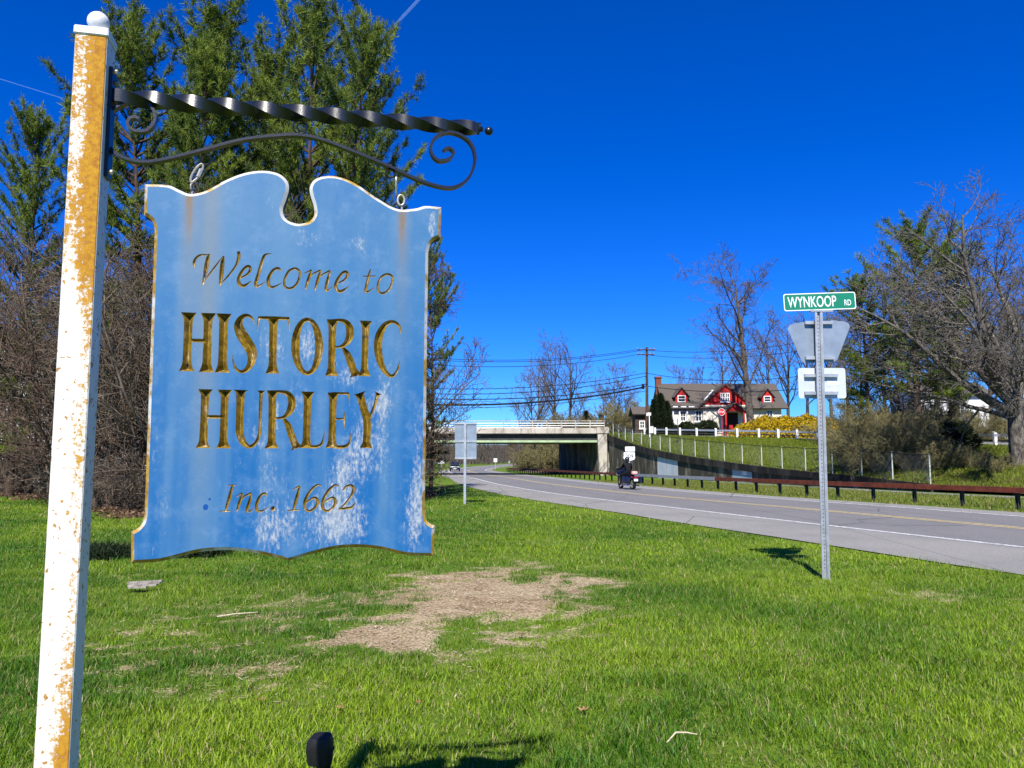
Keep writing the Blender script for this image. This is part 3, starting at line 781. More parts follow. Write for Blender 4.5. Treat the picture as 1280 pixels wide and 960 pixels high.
LET += [('H', C_, [stem(165,64,135,788,47,86,88), stem(405,70,385,792,47,90,90), st([(170,402,22),(385,406,22)])]),
        ('U', C_, [cv([(600,72,88),(598,108,54),(595,200,48),(588,450,46),(590,610,46),(625,708,38),(690,768,26),(750,755,22),(805,690,20),(832,600,20),(840,400,20),(849,150,21),(851,112,24),(852,80,52)])]),
        ('R', C_, [stem(990,78,980,792,46,64,88), cv([(985,97,20),(1100,97,22),(1180,122,34),(1225,190,46),(1230,250,46),(1205,330,42),(1150,395,26),(1090,418,16),(1000,420,11)], False, False),
                   cv([(1125,420,12),(1185,515,38),(1228,640,42),(1258,720,43),(1280,762,50),(1292,792,78)], False, True)]),
        ('L', D_, [stem(245,93,225,788,47,80,85), cv([(215,766,22),(330,772,20),(400,750,18),(432,690,12),(450,575,2)], False, True)]),
        ('E', D_, [stem(555,104,540,788,47,62,80), cv([(545,116,18),(650,116,17),(748,116,15)], False, False), cv([(742,112,14),(752,180,8),(756,270,2)], False, True),
                   cv([(560,430,14),(620,430,13),(688,428,13)], False, False), cv([(702,330,2),(692,400,11),(690,440,13),(691,490,9),(693,560,2)]), cv([(535,766,22),(650,775,22),(730,755,19),(764,690,10),(773,595,2)], False, True)]),
        ('Y', D_, [cv([(878,110,88),(888,142,52),(928,290,47),(965,410,48),(976,520,47),(970,650,47),(966,725,50),(962,788,80)]), cv([(1112,110,52),(1100,142,24),(1060,280,17),(985,460,16)], True, False)])]
e_ = [(690,435,7),(770,390,13),(806,335,17),(785,300,18),(740,320,16),(690,390,18),(668,460,20),(690,515,20),(740,520,17),(820,465,3)]
LET += [('W', W1, [cv([(168,312,6),(160,262,16),(185,205,14),(240,172,12),(350,170,4)]), cv([(330,160,8),(318,210,20),(296,330,24),(262,510,10)]), cv([(250,505,4),(380,332,10),(495,185,5)]),
                   cv([(500,182,8),(486,260,22),(474,390,24),(455,520,10)]), cv([(455,515,4),(560,400,11),(640,290,13),(672,200,20),(668,130,18)])]),
        ('e', W1, [cv(e_)]), ('l', W1, [cv([(1050,160,4),(980,165,12),(945,220,17),(900,380,20),(866,500,20),(885,530,14),(978,478,3)])]),
        ('c', W1, [cv([(1152,355,10),(1120,322,16),(1060,350,16),(1015,430,20),(1010,500,20),(1040,540,16),(1100,525,10),(1165,488,3)])]),
        ('o', W2, [st([(p[0],p[1],14) for p in crom([(50,328),(90,372),(72,470),(20,535),(-40,553),(-85,520),(-80,440),(-40,360),(8,330)], 4, True)]+[(50,328,14),(62,332,14)])]),
        ('m', W2, [cv([(135,382,3),(185,362,8),(225,342,12)]), cv([(222,340,10),(188,450,19),(152,568,9)]), cv([(180,450,4),(250,382,9),(330,345,12)]), cv([(328,345,10),(298,450,19),(260,574,9)]),
                   cv([(290,440,4),(360,388,9),(438,350,12)]), cv([(438,350,10),(408,460,19),(385,560,17),(410,575,10),(472,525,3)])]),
        ('e', W2, [cv(shift(e_, -170, 63))]),
        ('t', W2, [cv([(900,330,4),(880,400,15),(855,510,18),(840,585,16),(870,590,10),(948,540,3)]), cv([(808,415,6),(880,415,9),(962,412,6)])]),
        ('o', W2, [st([(p[0],p[1],14) for p in crom([(1115,395),(1150,432),(1130,530),(1080,592),(1020,608),(982,570),(987,490),(1020,425),(1070,394)], 4, True)]+[(1115,395,14),(1128,402,14)])])]
six = [(938,92,5),(900,80,9),(850,120,12),(805,190,14),(788,250,15),(800,300,12),(840,310,10),(890,270,12),(903,222,14),(880,192,11),(830,215,8),(795,250,4)]
LET += [('I', I_, [cv([(148,78,8),(118,200,16),(82,318,8)]), cv([(105,82,4),(145,82,6),(185,82,4)]), cv([(36,315,4),(85,313,6),(130,311,4)])]),
        ('n', I_, [cv([(178,187,3),(235,152,9)]), cv([(236,150,7),(208,240,14),(186,316,7)]), cv([(200,240,4),(255,180,8),(315,152,10)]), cv([(316,150,7),(294,240,14),(275,303,13),(295,316,8),(338,283,2)])]),
        ('c', I_, [cv([(452,170,8),(425,155,11),(385,190,12),(362,250,14),(362,295,13),(385,315,10),(420,305,7),(468,273,2)])]),
        ('dot', I_, [cv([(516,268,5),(506,290,21),(494,314,5)])]),
        ('1', I_, [cv([(672,124,3),(745,90,9)]), cv([(746,88,8),(716,200,15),(688,308,10)]), cv([(636,306,5),(690,304,7),(745,301,4)])]),
        ('6', I_, [cv(six)]), ('6', I_, [cv(shift(six, 158, 0))]),
        ('2', I_, [cv([(1128,130,7),(1160,92,10),(1205,85,12),(1224,118,14),(1200,180,11),(1140,255,8),(1088,300,5)]), cv([(1088,296,5),(1150,288,11),(1205,278,11),(1238,238,3)])])]
from mathutils.geometry import delaunay_2d_cdt
samples, tri3, cpts, cedges = [], [], [], []         # tri3: groove facets (three (u, z, depth) corners)
def seg_add(P):
    b = len(cpts); cpts.extend([Vector((float(p[0]), float(p[1]))) for p in P]); cedges.extend([(b+i, b+i+1) for i in range(len(P)-1)])
KD = 1.6
for li, (ch, (ox,oy,sc_), strokes) in enumerate(LET):
    for (P, z0, z1, curved) in strokes:
        S = crom(P, 4 if len(P) < 20 else 2) if curved else [np.array(p, float) for p in P]
        S = np.array(S); px = ox+S[:,0]/sc_; py = oy+S[:,1]/sc_
        Q = np.array([pl(a, b) for a, b in zip(px, py)]); hw = np.maximum(S[:,2], 1.5)/sc_/PXM
        tg = np.gradient(Q, axis=0); tg /= np.maximum(np.linalg.norm(tg,axis=1)[:,None],1e-9); nn = np.stack([-tg[:,1], tg[:,0]],1)
        Lp, Rp = Q+nn*hw[:,None], Q-nn*hw[:,None]; n = len(Q); dep = KD*hw.copy()
        if z0: dep[0] = 0
        if z1: dep[-1] = 0
        for i in range(n): samples.append((Q[i][0], Q[i][1], li))
        seg_add(Lp); seg_add(Rp); seg_add(Q); seg_add([Lp[0], Q[0], Rp[0]]); seg_add([Lp[-1], Q[-1], Rp[-1]])
        for i in range(n-1):
            for (E) in (Lp, Rp):
                a3, b3 = (*E[i], 0), (*E[i+1], 0); c3, d3 = (*Q[i], dep[i]), (*Q[i+1], dep[i+1])
                if dep[i] == 0: tri3 += [(a3, b3, d3), (a3, d3, c3)]
                else: tri3 += [(a3, b3, c3), (b3, d3, c3)]
T3 = np.array(tri3); SA = np.array(samples)
bb0, bb1 = T3[:,:,:2].min(1), T3[:,:,:2].max(1)
def depth_at(pts, eps=1e-4):
    pts = np.asarray(pts, float); out = np.zeros(len(pts)); A, Bq, Cq = T3[:,0,:2], T3[:,1,:2], T3[:,2,:2]
    det = (Bq[:,1]-Cq[:,1])*(A[:,0]-Cq[:,0]) + (Cq[:,0]-Bq[:,0])*(A[:,1]-Cq[:,1]); good = np.abs(det) > 1e-12
    for i, p in enumerate(pts):
        m = good & (bb0[:,0] <= p[0]+1e-6) & (bb1[:,0] >= p[0]-1e-6) & (bb0[:,1] <= p[1]+1e-6) & (bb1[:,1] >= p[1]-1e-6)
        ix = np.nonzero(m)[0]
        if not len(ix): continue
        l1 = ((Bq[ix,1]-Cq[ix,1])*(p[0]-Cq[ix,0]) + (Cq[ix,0]-Bq[ix,0])*(p[1]-Cq[ix,1]))/det[ix]
        l2 = ((Cq[ix,1]-A[ix,1])*(p[0]-Cq[ix,0]) + (A[ix,0]-Cq[ix,0])*(p[1]-Cq[ix,1]))/det[ix]; l3_ = 1-l1-l2
        ins = (l1 > -eps) & (l2 > -eps) & (l3_ > -eps)
        if ins.any(): out[i] = max(0, np.max((l1*T3[ix,0,2]+l2*T3[ix,1,2]+l3_*T3[ix,2,2])[ins]))
    return out
# extra points inside the broad capitals so that crossing strokes keep their creases
capb = [T3[:,:,:2].min((0,1)), T3[:,:,:2].max((0,1))]
gu, gv = np.meshgrid(np.arange(capb[0][0], capb[1][0], .0026), np.arange(capb[0][1], capb[1][1], .0026))
gp_ = np.stack([gu.ravel(), gv.ravel()], 1)
near_d = np.full(len(gp_), 9.0)
for c0 in range(0, len(gp_), 4000):
    near_d[c0:c0+4000] = np.sqrt(((gp_[c0:c0+4000,None,:]-SA[None,:,:2])**2).sum(-1)).min(1)
gp_ = gp_[near_d < .012]; gd_ = depth_at(gp_); gp_ = gp_[gd_ > .0012]
b0_ = len(cpts); ring_ = [Vector((float(p[0]), float(p[1]))) for p in I1]; cpts += ring_; cedges += [(b0_+i, b0_+(i+1) % nO) for i in range(nO)]
cpts += [Vector((float(p[0]), float(p[1]))) for p in gp_]
ov, oe, of, *_r = delaunay_2d_cdt(cpts, cedges, [], 0, 1e-6)
OV = np.array([(v.x, v.y) for v in ov]); OF = np.array([tuple(f) for f in of]); cen = OV[OF].mean(1)
def inside(pts, poly):
    x, y = pts[:,0], pts[:,1]; c = np.zeros(len(pts), bool); j = len(poly)-1
    for i in range(len(poly)):
        xi, yi, xj, yj = *poly[i], *poly[j]
        c ^= ((yi > y) != (yj > y)) & (x < (xj-xi)*(y-yi)/((yj-yi) if yj != yi else 1e-12)+xi); j = i
    return c
keep = inside(cen, I1); OF, cen = OF[keep], cen[keep]
nearc = np.zeros(len(cen)); nearc[:] = depth_at(cen, 0); vd = depth_at(OV, 2e-3)
gold = nearc > 1e-5
def sub_mesh(name, faces):
    u, inv = np.unique(faces.ravel(), return_inverse=True); V3 = np.stack([OV[u,0], vd[u] if name == 'letter' else np.zeros(len(u)), OV[u,1]], 1)
    Fx = inv.reshape(-1,3).astype(np.int32); e1, e2 = V3[Fx[:,1]]-V3[Fx[:,0]], V3[Fx[:,2]]-V3[Fx[:,0]]
    fl = np.cross(e1, e2)[:,1] > 0; Fx[fl] = Fx[fl][:, ::-1]; return np_mesh(name, V3, Fx)
new_obj('panel', sub_mesh('panel', OF[~gold]), M_BOARD, sb)
lid = np.array([int(SA[np.argmin((SA[:,0]-c[0])**2+(SA[:,1]-c[1])**2), 2]) for c in cen[gold]]); GF = OF[gold]
print('BOARD', len(OF), 'gold', gold.sum())
word = {**{i: 'HISTORIC' for i in range(8)}, **{i: 'HURLEY' for i in range(8, 14)}, **{i: 'Welcome to' for i in range(14, 23)}, **{i: 'Inc. 1662' for i in range(23, 31)}}
for k in range(len(LET)):
    if (lid == k).sum() < 3: continue
    o = new_obj('letter', sub_mesh('letter', GF[lid == k]), M_GOLD, sb); o['label'] = 'carved gilt character %s of %s' % (LET[k][0], word.get(k, ''))

# ---------------- eye bolts and links carrying the board
M_LINK = simple('worn_zinc', (.55,.50,.44), .4, .6, .3, 40)
M_IRON = simple('gloss_black_iron', (.006,.008,.011), .30, .0, .4, 30, .05, .6)
def ring(mb, c, ru, rz_, rad, tilt=0.0, n=18, yaw=0.0):
    c = Vector(c); pts = []
    for k in range(n+1):
        a = 2*math.pi*k/n; u, z = ru*math.cos(a), rz_*math.sin(a)
        u, z = u*math.cos(tilt)-z*math.sin(tilt), u*math.sin(tilt)+z*math.cos(tilt)
        pts.append(c+Vector((u*math.cos(yaw), u*math.sin(yaw), z)))
    mb.tube(pts, rad, 6); return mb
m = MB(); ring(m, l3(238.5,231,.019), .007, .010, .0026, yaw=R(70)); m.tube([l3(238.5,236,.019), l3(238.5,246,.019)], .003, 6); m.build('eye_bolt', M_LINK, sb, True, local=True)
m = MB(); ring(m, l3(244.5,213,.019), .0085, .029, .0030, tilt=R(-27)); m.tube([l3(246,218,.019), l3(250,208.5,.019)], .0052, 6); m.build('hanging_link', M_LINK, sb, True, local=True)
m = MB(); ring(m, l3(502,247.5,.019), .0095, .015, .0028); m.tube([l3(503,256,.019), l3(503.5,268,.019)], .003, 6); m.build('eye_bolt', M_LINK, sb, True, local=True)
m = MB(); ring(m, l3(496,231,.019), .0075, .026, .0028, tilt=R(24), yaw=R(82)); m.build('hanging_link', M_LINK, sb, True, local=True)

# ---------------- post and wrought-iron arm
HW = .038
lo, hi = -.6, 0.1
for _ in range(50):
    u = (lo+hi)/2
    if proj(to_world((u-HW, -HW, .36)))[0] > 65.2: hi = u
    else: lo = u
UP = (lo+hi)/2; print('POST u', UP)
base = to_world((UP, 0, 0)); YO = .019                   # iron arm runs in the board's mid plane
sp = thing('sign_post', 'rusty white square metal post with ball cap and black scrolled iron arm', 'sign post', (base.x, base.y, 0.0), RZ)
def q3(px, py, y=YO):
    u, z = pl(px, py); return Vector((u-UP, y, z+Z0))
ztop = q3(108, 52).z
t = NT('rusted_white_post'); C = t.coord('Object'); s = t.sep(C); n, n2, n3 = t.noise(C, 28, 5, .75), t.noise(C, 95, 4, .7), t.noise(t.coord('Object', (1,1,.22)), 14, 5, .7)
nrm = t.sep(t.node('ShaderNodeNewGeometry').outputs['Normal'])
edge = t.ramp(s[0], -.026, .034)                              # rust gathers along the arm-side edge
zone = t.math('ADD', t.ramp(s[2], ztop-.85, ztop-.45, 0, .36), t.ramp(s[2], 1.2, .75, 0, .34))
kr = t.math('ADD', t.math('ADD', t.math('MULTIPLY', n3, .65), t.math('MULTIPLY', n, .45)), t.math('ADD', t.math('MULTIPLY', edge, .30), zone))
kr = t.math('ADD', kr, t.math('MULTIPLY', t.math('SUBTRACT', n2, .5), .85))
rm = t.math('MULTIPLY', t.ramp(kr, .80, .98), t.ramp(t.math('ABSOLUTE', s[0]), .0365, .0376, 1, .06))
speck = t.math('MAXIMUM', t.ramp(t.noise(t.coord('Object'), 75, 2, .4), .64, .69), t.math('MULTIPLY', t.ramp(t.noise(t.coord('Object'), 26, 4, .7), .58, .66), edge))
rust = t.mix(t.ramp(n2, .3, .7), (.29, .110, .001), (.46, .235, .003))
wcol = t.mix(t.math('MULTIPLY', t.ramp(n3, .45, .7), .25), (.70, .69, .63), (.58, .55, .46))
t.base(t.mix(t.math('MAXIMUM', t.math('MULTIPLY', rm, .985), t.math('MULTIPLY', speck, .92)), wcol, rust), t.ramp(rm, 0, 1, .45, .9), 0, .4).bump(t.math('ADD', n2, rm), .15, .003)
M_POST = t.m
MB().box((-HW,-HW,-.12),(HW,HW,ztop)).build('shaft', M_POST, sp, bevel=.003, local=True)
zc = q3(108, 40.5).z
m = MB(); m.box((-.0415,-.0415,ztop),(.0415,.0415,zc-.002)); M_CAP = simple('cap_white_paint', (.66,.67,.68), .5, 0, .12, 30, .1)
cap = m.build('post_cap', M_CAP, sp, bevel=.003, local=True)
zb_ = q3(112, 27).z; rb = .0272
m = MB(); prof = [(.016, zc-.003), (.0135, zc+.003), (.011, zb_-rb*.92)]
for k in range(1, 14): a = -math.pi/2+math.pi*k/14; prof.append((max(.001, rb*math.cos(a)), zb_+rb*math.sin(a)))
prof.append((.0005, zb_+rb)); m.lathe(prof, (.004,0,0), 24); m.build('ball_finial', M_CAP, sp, True, local=True)
m = MB(); z0, z1 = q3(130,222).z, q3(130,84).z; m.box((HW+.0005, -.012+YO*0, z0), (HW+.009, .030, z1)); m.build('mounting_bar', M_IRON, sp, bevel=.002, local=True)
for (bx, by) in ((132,88), (128,214)):
    z = q3(bx,by).z; MB().lathe([(.0065,HW+.009),(.0065,HW+.017),(.004,HW+.019)], (0,.004,z), 6, 'x').build('bolt', M_LINK, sp, local=True)
z = q3(139,99).z; MB().lathe([(.0065,HW+.009),(.0065,HW+.017),(.004,HW+.019)], (0,.022,z), 6, 'x').build('bolt', M_LINK, sp, local=True)
for by in (80, 214):
    z = q3(90,by).z; MB().lathe([(.0055,-HW-.006),(.0055,-HW)], (0,.004,z), 6, 'x').build('bolt', M_LINK, sp, local=True)
# twisted square bar
a, b = q3(127, 116), q3(600, 157.5); d = (b-a); L = d.length; d.normalize(); sz = d.cross(Vector((0,1,0))).normalized(); sy = d.cross(sz)
m = MB(); n = 170; base_ = 0
for i in range(n+1):
    tt = i/n; hs_ = .0188*(1-.10*tt)
    if tt > .985: hs_ *= .9
    ang = R(0) + max(0, tt-.045)/(1-.045)*R(90)*10.2
    c = a + d*L*tt
    for k in range(4):
        an = ang + R(45) + k*R(90); m.v.append(tuple(c + (sz*math.cos(an)+sy*math.sin(an))*hs_*1.30))
for i in range(n):
    for k in range(4):
        p, q = i*4+k, i*4+(k+1)%4; m.f.append((p, q, q+4, p+4))
m.f.append((3,2,1,0)); m.f.append((n*4,n*4+1,n*4+2,n*4+3))
arm = m.build('twisted_arm', M_IRON, sp, True, local=True)
for p_ in arm.data.polygons: p_.use_smooth = True
try: arm.data.set_sharp_from_angle(angle=R(62))
except Exception: pass
e0 = q3(599,157.5); m = MB(); rb = .0125; c = q3(612.5,160.5); ax_ = (c-e0)
m.tube([e0, e0+ax_*.15, e0+ax_*.2, e0+ax_*.45], [.018,.018,.009,.0065], 12)
for k in range(0): pass
pts, rad = [], []
for k in range(11):
    a2 = -math.pi/2+math.pi*k/10; pts.append(c+ax_.normalized()*rb*math.sin(a2)); rad.append(max(.0008, rb*math.cos(a2)))
m.tube(pts, rad, 14); m.build('arm_finial', M_IRON, arm, True, local=True)
# scrolled flat bar
scroll = [(172.5,146),(166,143.5),(159.5,147),(158.5,154.5),(166,160.5),(180,161),(190,152.5),(192.5,140),(185,127.5),(172.5,122.5),(157.5,124),(141,133),(132,146),
          (129.5,158),(130.5,172),(140,186.5),(155,195.5),(177.5,200),(205,196.5),(250,185.5),(300,172.5),(340,167.5),(370,166),(400,171),(435,184),(480,202.5),(520,221),(550,231),
          (570,231.5),(587,220),(595,197.5),(590,177.5),(575,165.5),(557,163),(542.5,172.5),(539.5,187),(548,198),(562,196.5),(568,188.5),(562.5,182.5),(555,185.5)]
pts = [q3(p[0], p[1]) for p in crom(scroll, 5)]
MB().ribbon(pts, .020, .0075, (0,1,0)).build('scroll_bar', M_IRON, sp, True, local=True)
def ring2(mb, cx, cy, r, rad): 
    c = q3(cx, cy); return mb.tube([c+Vector((r*math.cos(2*math.pi*k/20), 0, r*math.sin(2*math.pi*k/20))) for k in range(21)], rad, 6)
ring2(MB(), 374.5, 155.5, .0185, .0028).build('ring', M_IRON, sp, True, local=True)
ring2(MB(), 376.5, 155.5, .0115, .0022).build('ring', M_IRON, sp, True, local=True)
ring2(MB(), 256, 196.5, .0135, .0028).build('ring', M_IRON, sp, True, local=True)
ring2(MB(), 488, 214, .0125, .0028).build('ring', M_IRON, sp, True, local=True)
# ================================================================== VEGETATION
# ---------------- bark, needle and blade materials
def bark(name, a, b, lichen=None):
    t = NT(name); P = t.coord('Object'); n, n2 = t.noise(t.coord('Object', (1,1,.3)), 9, 5, .7), t.noise(P, 1.1, 4, .6)
    c = t.mix(t.ramp(n, .3, .7), a, b)
    if lichen: c = t.mix(t.math('MULTIPLY', t.ramp(n2, .5, .7), .6), c, lichen)
    t.base(c, .95, 0, .1).bump(n, .6, .03); return t.m
M_BARK_G = bark('bark_grey', (.030,.025,.021), (.135,.115,.098), (.11,.11,.08))
M_BARK_B = bark('bark_brown', (.034,.027,.020), (.220,.175,.130))
M_BARK_R = bark('bark_red_brown', (.036,.024,.018), (.180,.125,.095))
M_BARK_P = bark('bark_pine', (.035,.024,.017), (.110,.075,.055))
M_BARK_L = bark('bark_pale', (.025,.021,.017), (.200,.178,.150), (.10,.10,.07))
M_TWIG_O = bark('twig_olive', (.085,.075,.032), (.30,.265,.125))
def leafmat(name, trans=.35, rough=.6):
    t = NT(name); a = t.attr('col').outputs['Color']
    t.base(a, rough, 0, .25)
    tr = t.node('ShaderNodeBsdfTranslucent'); t.l.new(a, tr.inputs['Color'])
    mx = t.node('ShaderNodeMixShader'); mx.inputs[0].default_value = trans
    t.l.new(t.b.outputs[0], mx.inputs[1]); t.l.new(tr.outputs[0], mx.inputs[2]); t.l.new(mx.outputs[0], t.out.inputs['Surface'])
    return t.m
M_NEEDLE, M_BLADE, M_PETAL, M_DRYLEAF = leafmat('pine_needles', .25), leafmat('grass_blades', .40, .5), leafmat('forsythia_petals', .3), leafmat('dry_leaf', .2, .8)

# ---------------- bare woody growth
def grow(rng, starts, P):
    """P per level: n children, length ratio, angle, curvature, upward pull, segment length. Returns segment array x0,x1,r0,r1,level"""
    seg = []; st_ = list(starts)
    while st_:
        p, d, L, r, lv = st_.pop()
        c = P[lv]; ns = max(2, int(L/c['seg'])); pts = [p]; rr = [r]
        for k in range(ns):
            d = d + rng.normal(0, c['curv'], 3); d[2] += c['up']; d = d/np.linalg.norm(d)
            p = p + d*L/ns; pts.append(p); rr.append(max(c.get('rmin', .004), r*(1-(k+1)/ns*c['taper'])))
            seg.append((*pts[-2], *pts[-1], rr[-2], rr[-1], lv))
        if lv+1 < len(P):
            q = P[lv+1]; nchild = max(1, int(round(c['kids']*(.75+.5*rng.random()))))
            for j in range(nchild):
                f = c['from'] + (1-c['from'])*((j+rng.random())/nchild); i = min(ns-1, int(f*ns)); ft = f*ns-i
                b = pts[i]*(1-ft)+pts[i+1]*ft; dd = pts[i+1]-pts[i]; dd = dd/np.linalg.norm(dd)
                az = rng.random()*2*math.pi; pr = np.cross(dd, [math.cos(az), math.sin(az), .35]); pr = pr/max(1e-6, np.linalg.norm(pr))
                an = math.radians(q['ang']*(.7+.6*rng.random())); nd = dd*math.cos(an)+pr*math.sin(an)
                ln = L*q['ratio']*(1-.55*f)*(.65+.7*rng.random()); r2 = min(rr[i]*.72, q['rad']*(.7+.6*rng.random())*(1 if lv else 1))
                st_.append((b, nd, max(q.get('lmin', .15), ln), r2, lv+1))
    return np.array(seg)
def seg_mesh(name, S, sides):
    if len(S) == 0: return np_mesh(name, [(0,0,0),(0,0,.01),(0,.01,0)], [(0,1,2)])
    p0, p1, r0, r1 = S[:,0:3], S[:,3:6], S[:,6], S[:,7]; d = p1-p0; ln = np.linalg.norm(d,axis=1,keepdims=True); d = d/np.maximum(ln,1e-6)
    p1 = p1 + d*r1[:,None]*.4
    h = np.where(np.abs(d[:,2:3]) > .9, [[1,0,0]], [[0,0,1]]); sx = np.cross(d, h); sx /= np.linalg.norm(sx,axis=1,keepdims=True); sy = np.cross(d, sx)
    n = len(S); V = np.zeros((n, 2*sides, 3))
    for k in range(sides):
        a = 2*math.pi*k/sides; o = sx*math.cos(a)+sy*math.sin(a)
        V[:,k] = p0+o*r0[:,None]; V[:,sides+k] = p1+o*r1[:,None]
    b = (np.arange(n)*2*sides)[:,None]; F = []
    for k in range(sides): F.append(np.concatenate([b+k, b+(k+1)%sides, b+sides+(k+1)%sides, b+sides+k],1))
    return np_mesh(name, V.reshape(-1,3), np.concatenate(F), sides > 3)
def bare_tree(name, label, cat, S, mat, split=1, group=None, mat2=None, sides=6):
    """thing > trunk (heavy wood), crown (twigs)"""
    r = thing(name, label, cat, (0,0,0), 0, group)
    lo_, hi_ = S[S[:,8] <= split], S[S[:,8] > split]
    new_obj('trunk', seg_mesh('trunk', lo_, sides), mat, r); new_obj('crown', seg_mesh('crown', hi_, 3), mat2 or mat, r); return r
def lv(kids=0, ratio=.5, ang=45, curv=.1, up=.0, seg=.4, taper=.7, rad=.02, rmin=.004, frm=.2, lmin=.15):
    return {'kids': kids, 'ratio': ratio, 'ang': ang, 'curv': curv, 'up': up, 'seg': seg, 'taper': taper, 'rad': rad, 'rmin': rmin, 'from': frm, 'lmin': lmin}
def up_start(L, r, lean=.05, rng=None, n=1, spread=0.0, base=0.0):
    o = []
    for k in range(n):
        a = 2*math.pi*k/max(n,1)+rng.random(); s = spread*(.5+rng.random())
        d = np.array([math.cos(a)*s+rng.normal(0,lean), math.sin(a)*s+rng.normal(0,lean), 1.0]); d /= np.linalg.norm(d)
        o.append((np.array([math.cos(a)*base*rng.random(), math.sin(a)*base*rng.random(), -.1]), d, L*(.75+.35*rng.random()) if n > 1 else L, r, 0))
    return o
def place(o, x, y, z, rz=0, s=1.0, label=None):
    o.location = (x, y, z); o.rotation_euler = (0, 0, rz); o.scale = (s, s, s)
    if label: o['label'] = label
    return o

# ---------------- needle foliage
def tufts(pos, dr, size, nper, width, rng, colr, spread=.9, name='crown'):
    n = len(pos); P = np.repeat(pos, nper, 0); D = np.repeat(dr, nper, 0); s = np.repeat(size, nper)*(.7+.6*rng.random(n*nper))
    d = D*.75 + rng.normal(0, spread*.6, (n*nper,3)); d /= np.linalg.norm(d,axis=1,keepdims=True)
    q = np.cross(d, rng.normal(0,1,(n*nper,3))); q /= np.maximum(np.linalg.norm(q,axis=1,keepdims=True),1e-6)
    w = width*(.7+.6*rng.random(n*nper))[:,None]
    a = P + rng.normal(0,.02,P.shape)
    V = np.stack([a-q*w*.5, a+q*w*.5, a+d*s[:,None]+q*w*.15, a+d*s[:,None]-q*w*.15],1).reshape(-1,3)
    F = np.arange(n*nper*4).reshape(-1,4); me = np_mesh(name, V, F)
    c = np.repeat(np.repeat(colr, nper, 0)*(.75+.5*rng.random((n*nper,1))), 4, 0); vcol(me, 'col', c); return me
def pine(seed, H, Rm, r0, z_start=.12, gap=.25, whorl=.55, lean=.02, shape=0, tuft=.25, nper=17, dense=1.0):
    rng = np.random.default_rng(seed); segs = []; tp, td, tc = [], [], []
    n = 24; tr = [np.array([0,0,-.2])]; d = np.array([rng.normal(0,lean), rng.normal(0,lean), 1.0])
    for k in range(n):
        d = d + rng.normal(0,.02,3); d[2] = 1; p = tr[-1]+d/np.linalg.norm(d)*H/n; tr.append(p)
        segs.append((*tr[-2], *p, max(.02, r0*(1-k/n)), max(.015, r0*(1-(k+1)/n)), 0))
    tr = np.array(tr); z = z_start*H
    while z < H*.985:
        f = z/H; c = np.array([np.interp(z, tr[:,2], tr[:,0]), np.interp(z, tr[:,2], tr[:,1]), z])
        prof = (np.interp(f, [0,.15,.35,.58,.78,.92,1], [.4,.5,.68,.95,.92,.60,.14]) if shape == 0 else np.interp(f, [0,.2,.5,.8,1], [1,.9,.62,.3,.05]))
        nl = rng.integers(3,6)
        for j in range(nl):
            if rng.random() < gap: continue
            lh = rng.random(); L = Rm*prof*(.55+.6*rng.random()); az = rng.random()*2*math.pi
            el = np.interp(f, [0,.4,.75,1], [-5,10,32,65])+rng.normal(0,9)
            d = np.array([math.cos(az)*math.cos(math.radians(el)), math.sin(az)*math.cos(math.radians(el)), math.sin(math.radians(el))])
            ns = max(3, int(L/.45)); p = c.copy(); rr = max(.012, .028*L**.8*(1-f*.3))
            for k in range(ns):
                d = d + rng.normal(0,.06,3); d[2] += .05; d /= np.linalg.norm(d); q = p+d*L/ns
                segs.append((*p, *q, max(.007, rr*(1-k/ns)), max(.006, rr*(1-(k+1)/ns)), 1)); g = (k+1)/ns
                if g > .22:
                    for b in range(int(round((2.6 if g < .95 else 4)*dense))):
                        sd = np.cross(d, [0,0,1]); sd /= max(1e-6,np.linalg.norm(sd)); sgn = 1 if rng.random() < .5 else -1
                        bd = d*.65+sd*sgn*(.4+.6*rng.random())+np.array([0,0,rng.normal(.12,.22)]); bd /= np.linalg.norm(bd)
                        bl = (.25+.45*rng.random())*min(1.0,.4+L/4)*(1.1-.5*g); bp = p+(q-p)*rng.random(); be = bp+bd*bl
                        segs.append((*bp, *be, .008, .005, 2))
                        for u in np.linspace(.3,1,max(2,int(bl/.16))):
                            tp.append(bp+bd*bl*u); x = bd*.7+np.array([0,0,.55]); td.append(x/np.linalg.norm(x)); tc.append(lh)
                p = q
        z += whorl*(.7+.6*rng.random())*(1.0 if f < .8 else .75)
    tp.append(tr[-1]); td.append(np.array([0,0,1.])); tc.append(1)
    for u in range(6): tp.append(tr[-1]-np.array([0,0,.15*u])); td.append(np.array([rng.normal(0,.5),rng.normal(0,.5),1.])); tc.append(1)
    tp, td, tc = np.array(tp), np.array(td), np.array(tc)
    hue = np.clip(.55*tc+.45*rng.random(len(tp)),0,1)[:,None]
    colr = np.array([[.022,.055,.010]])*(1-hue)+np.array([[.235,.300,.030]])*hue  # sunlit clumps and dark gaps are put into the needle colour, limb by limb
    cm = tufts(tp, td, np.full(len(tp), tuft), nper, tuft*.105, rng, colr, 1.2)
    return np.array(segs), cm
def pine_thing(name, label, seg, cm, group=None, cat='tree'):
    r = thing(name, label, cat, (0,0,0), 0, group)
    new_obj('trunk', seg_mesh('trunk', seg[seg[:,8] < 1], 7), M_BARK_P, r); new_obj('branch_wood', seg_mesh('branch_wood', seg[seg[:,8] >= 1], 3), M_BARK_P, r)
    new_obj('crown', cm, M_NEEDLE, r); return r

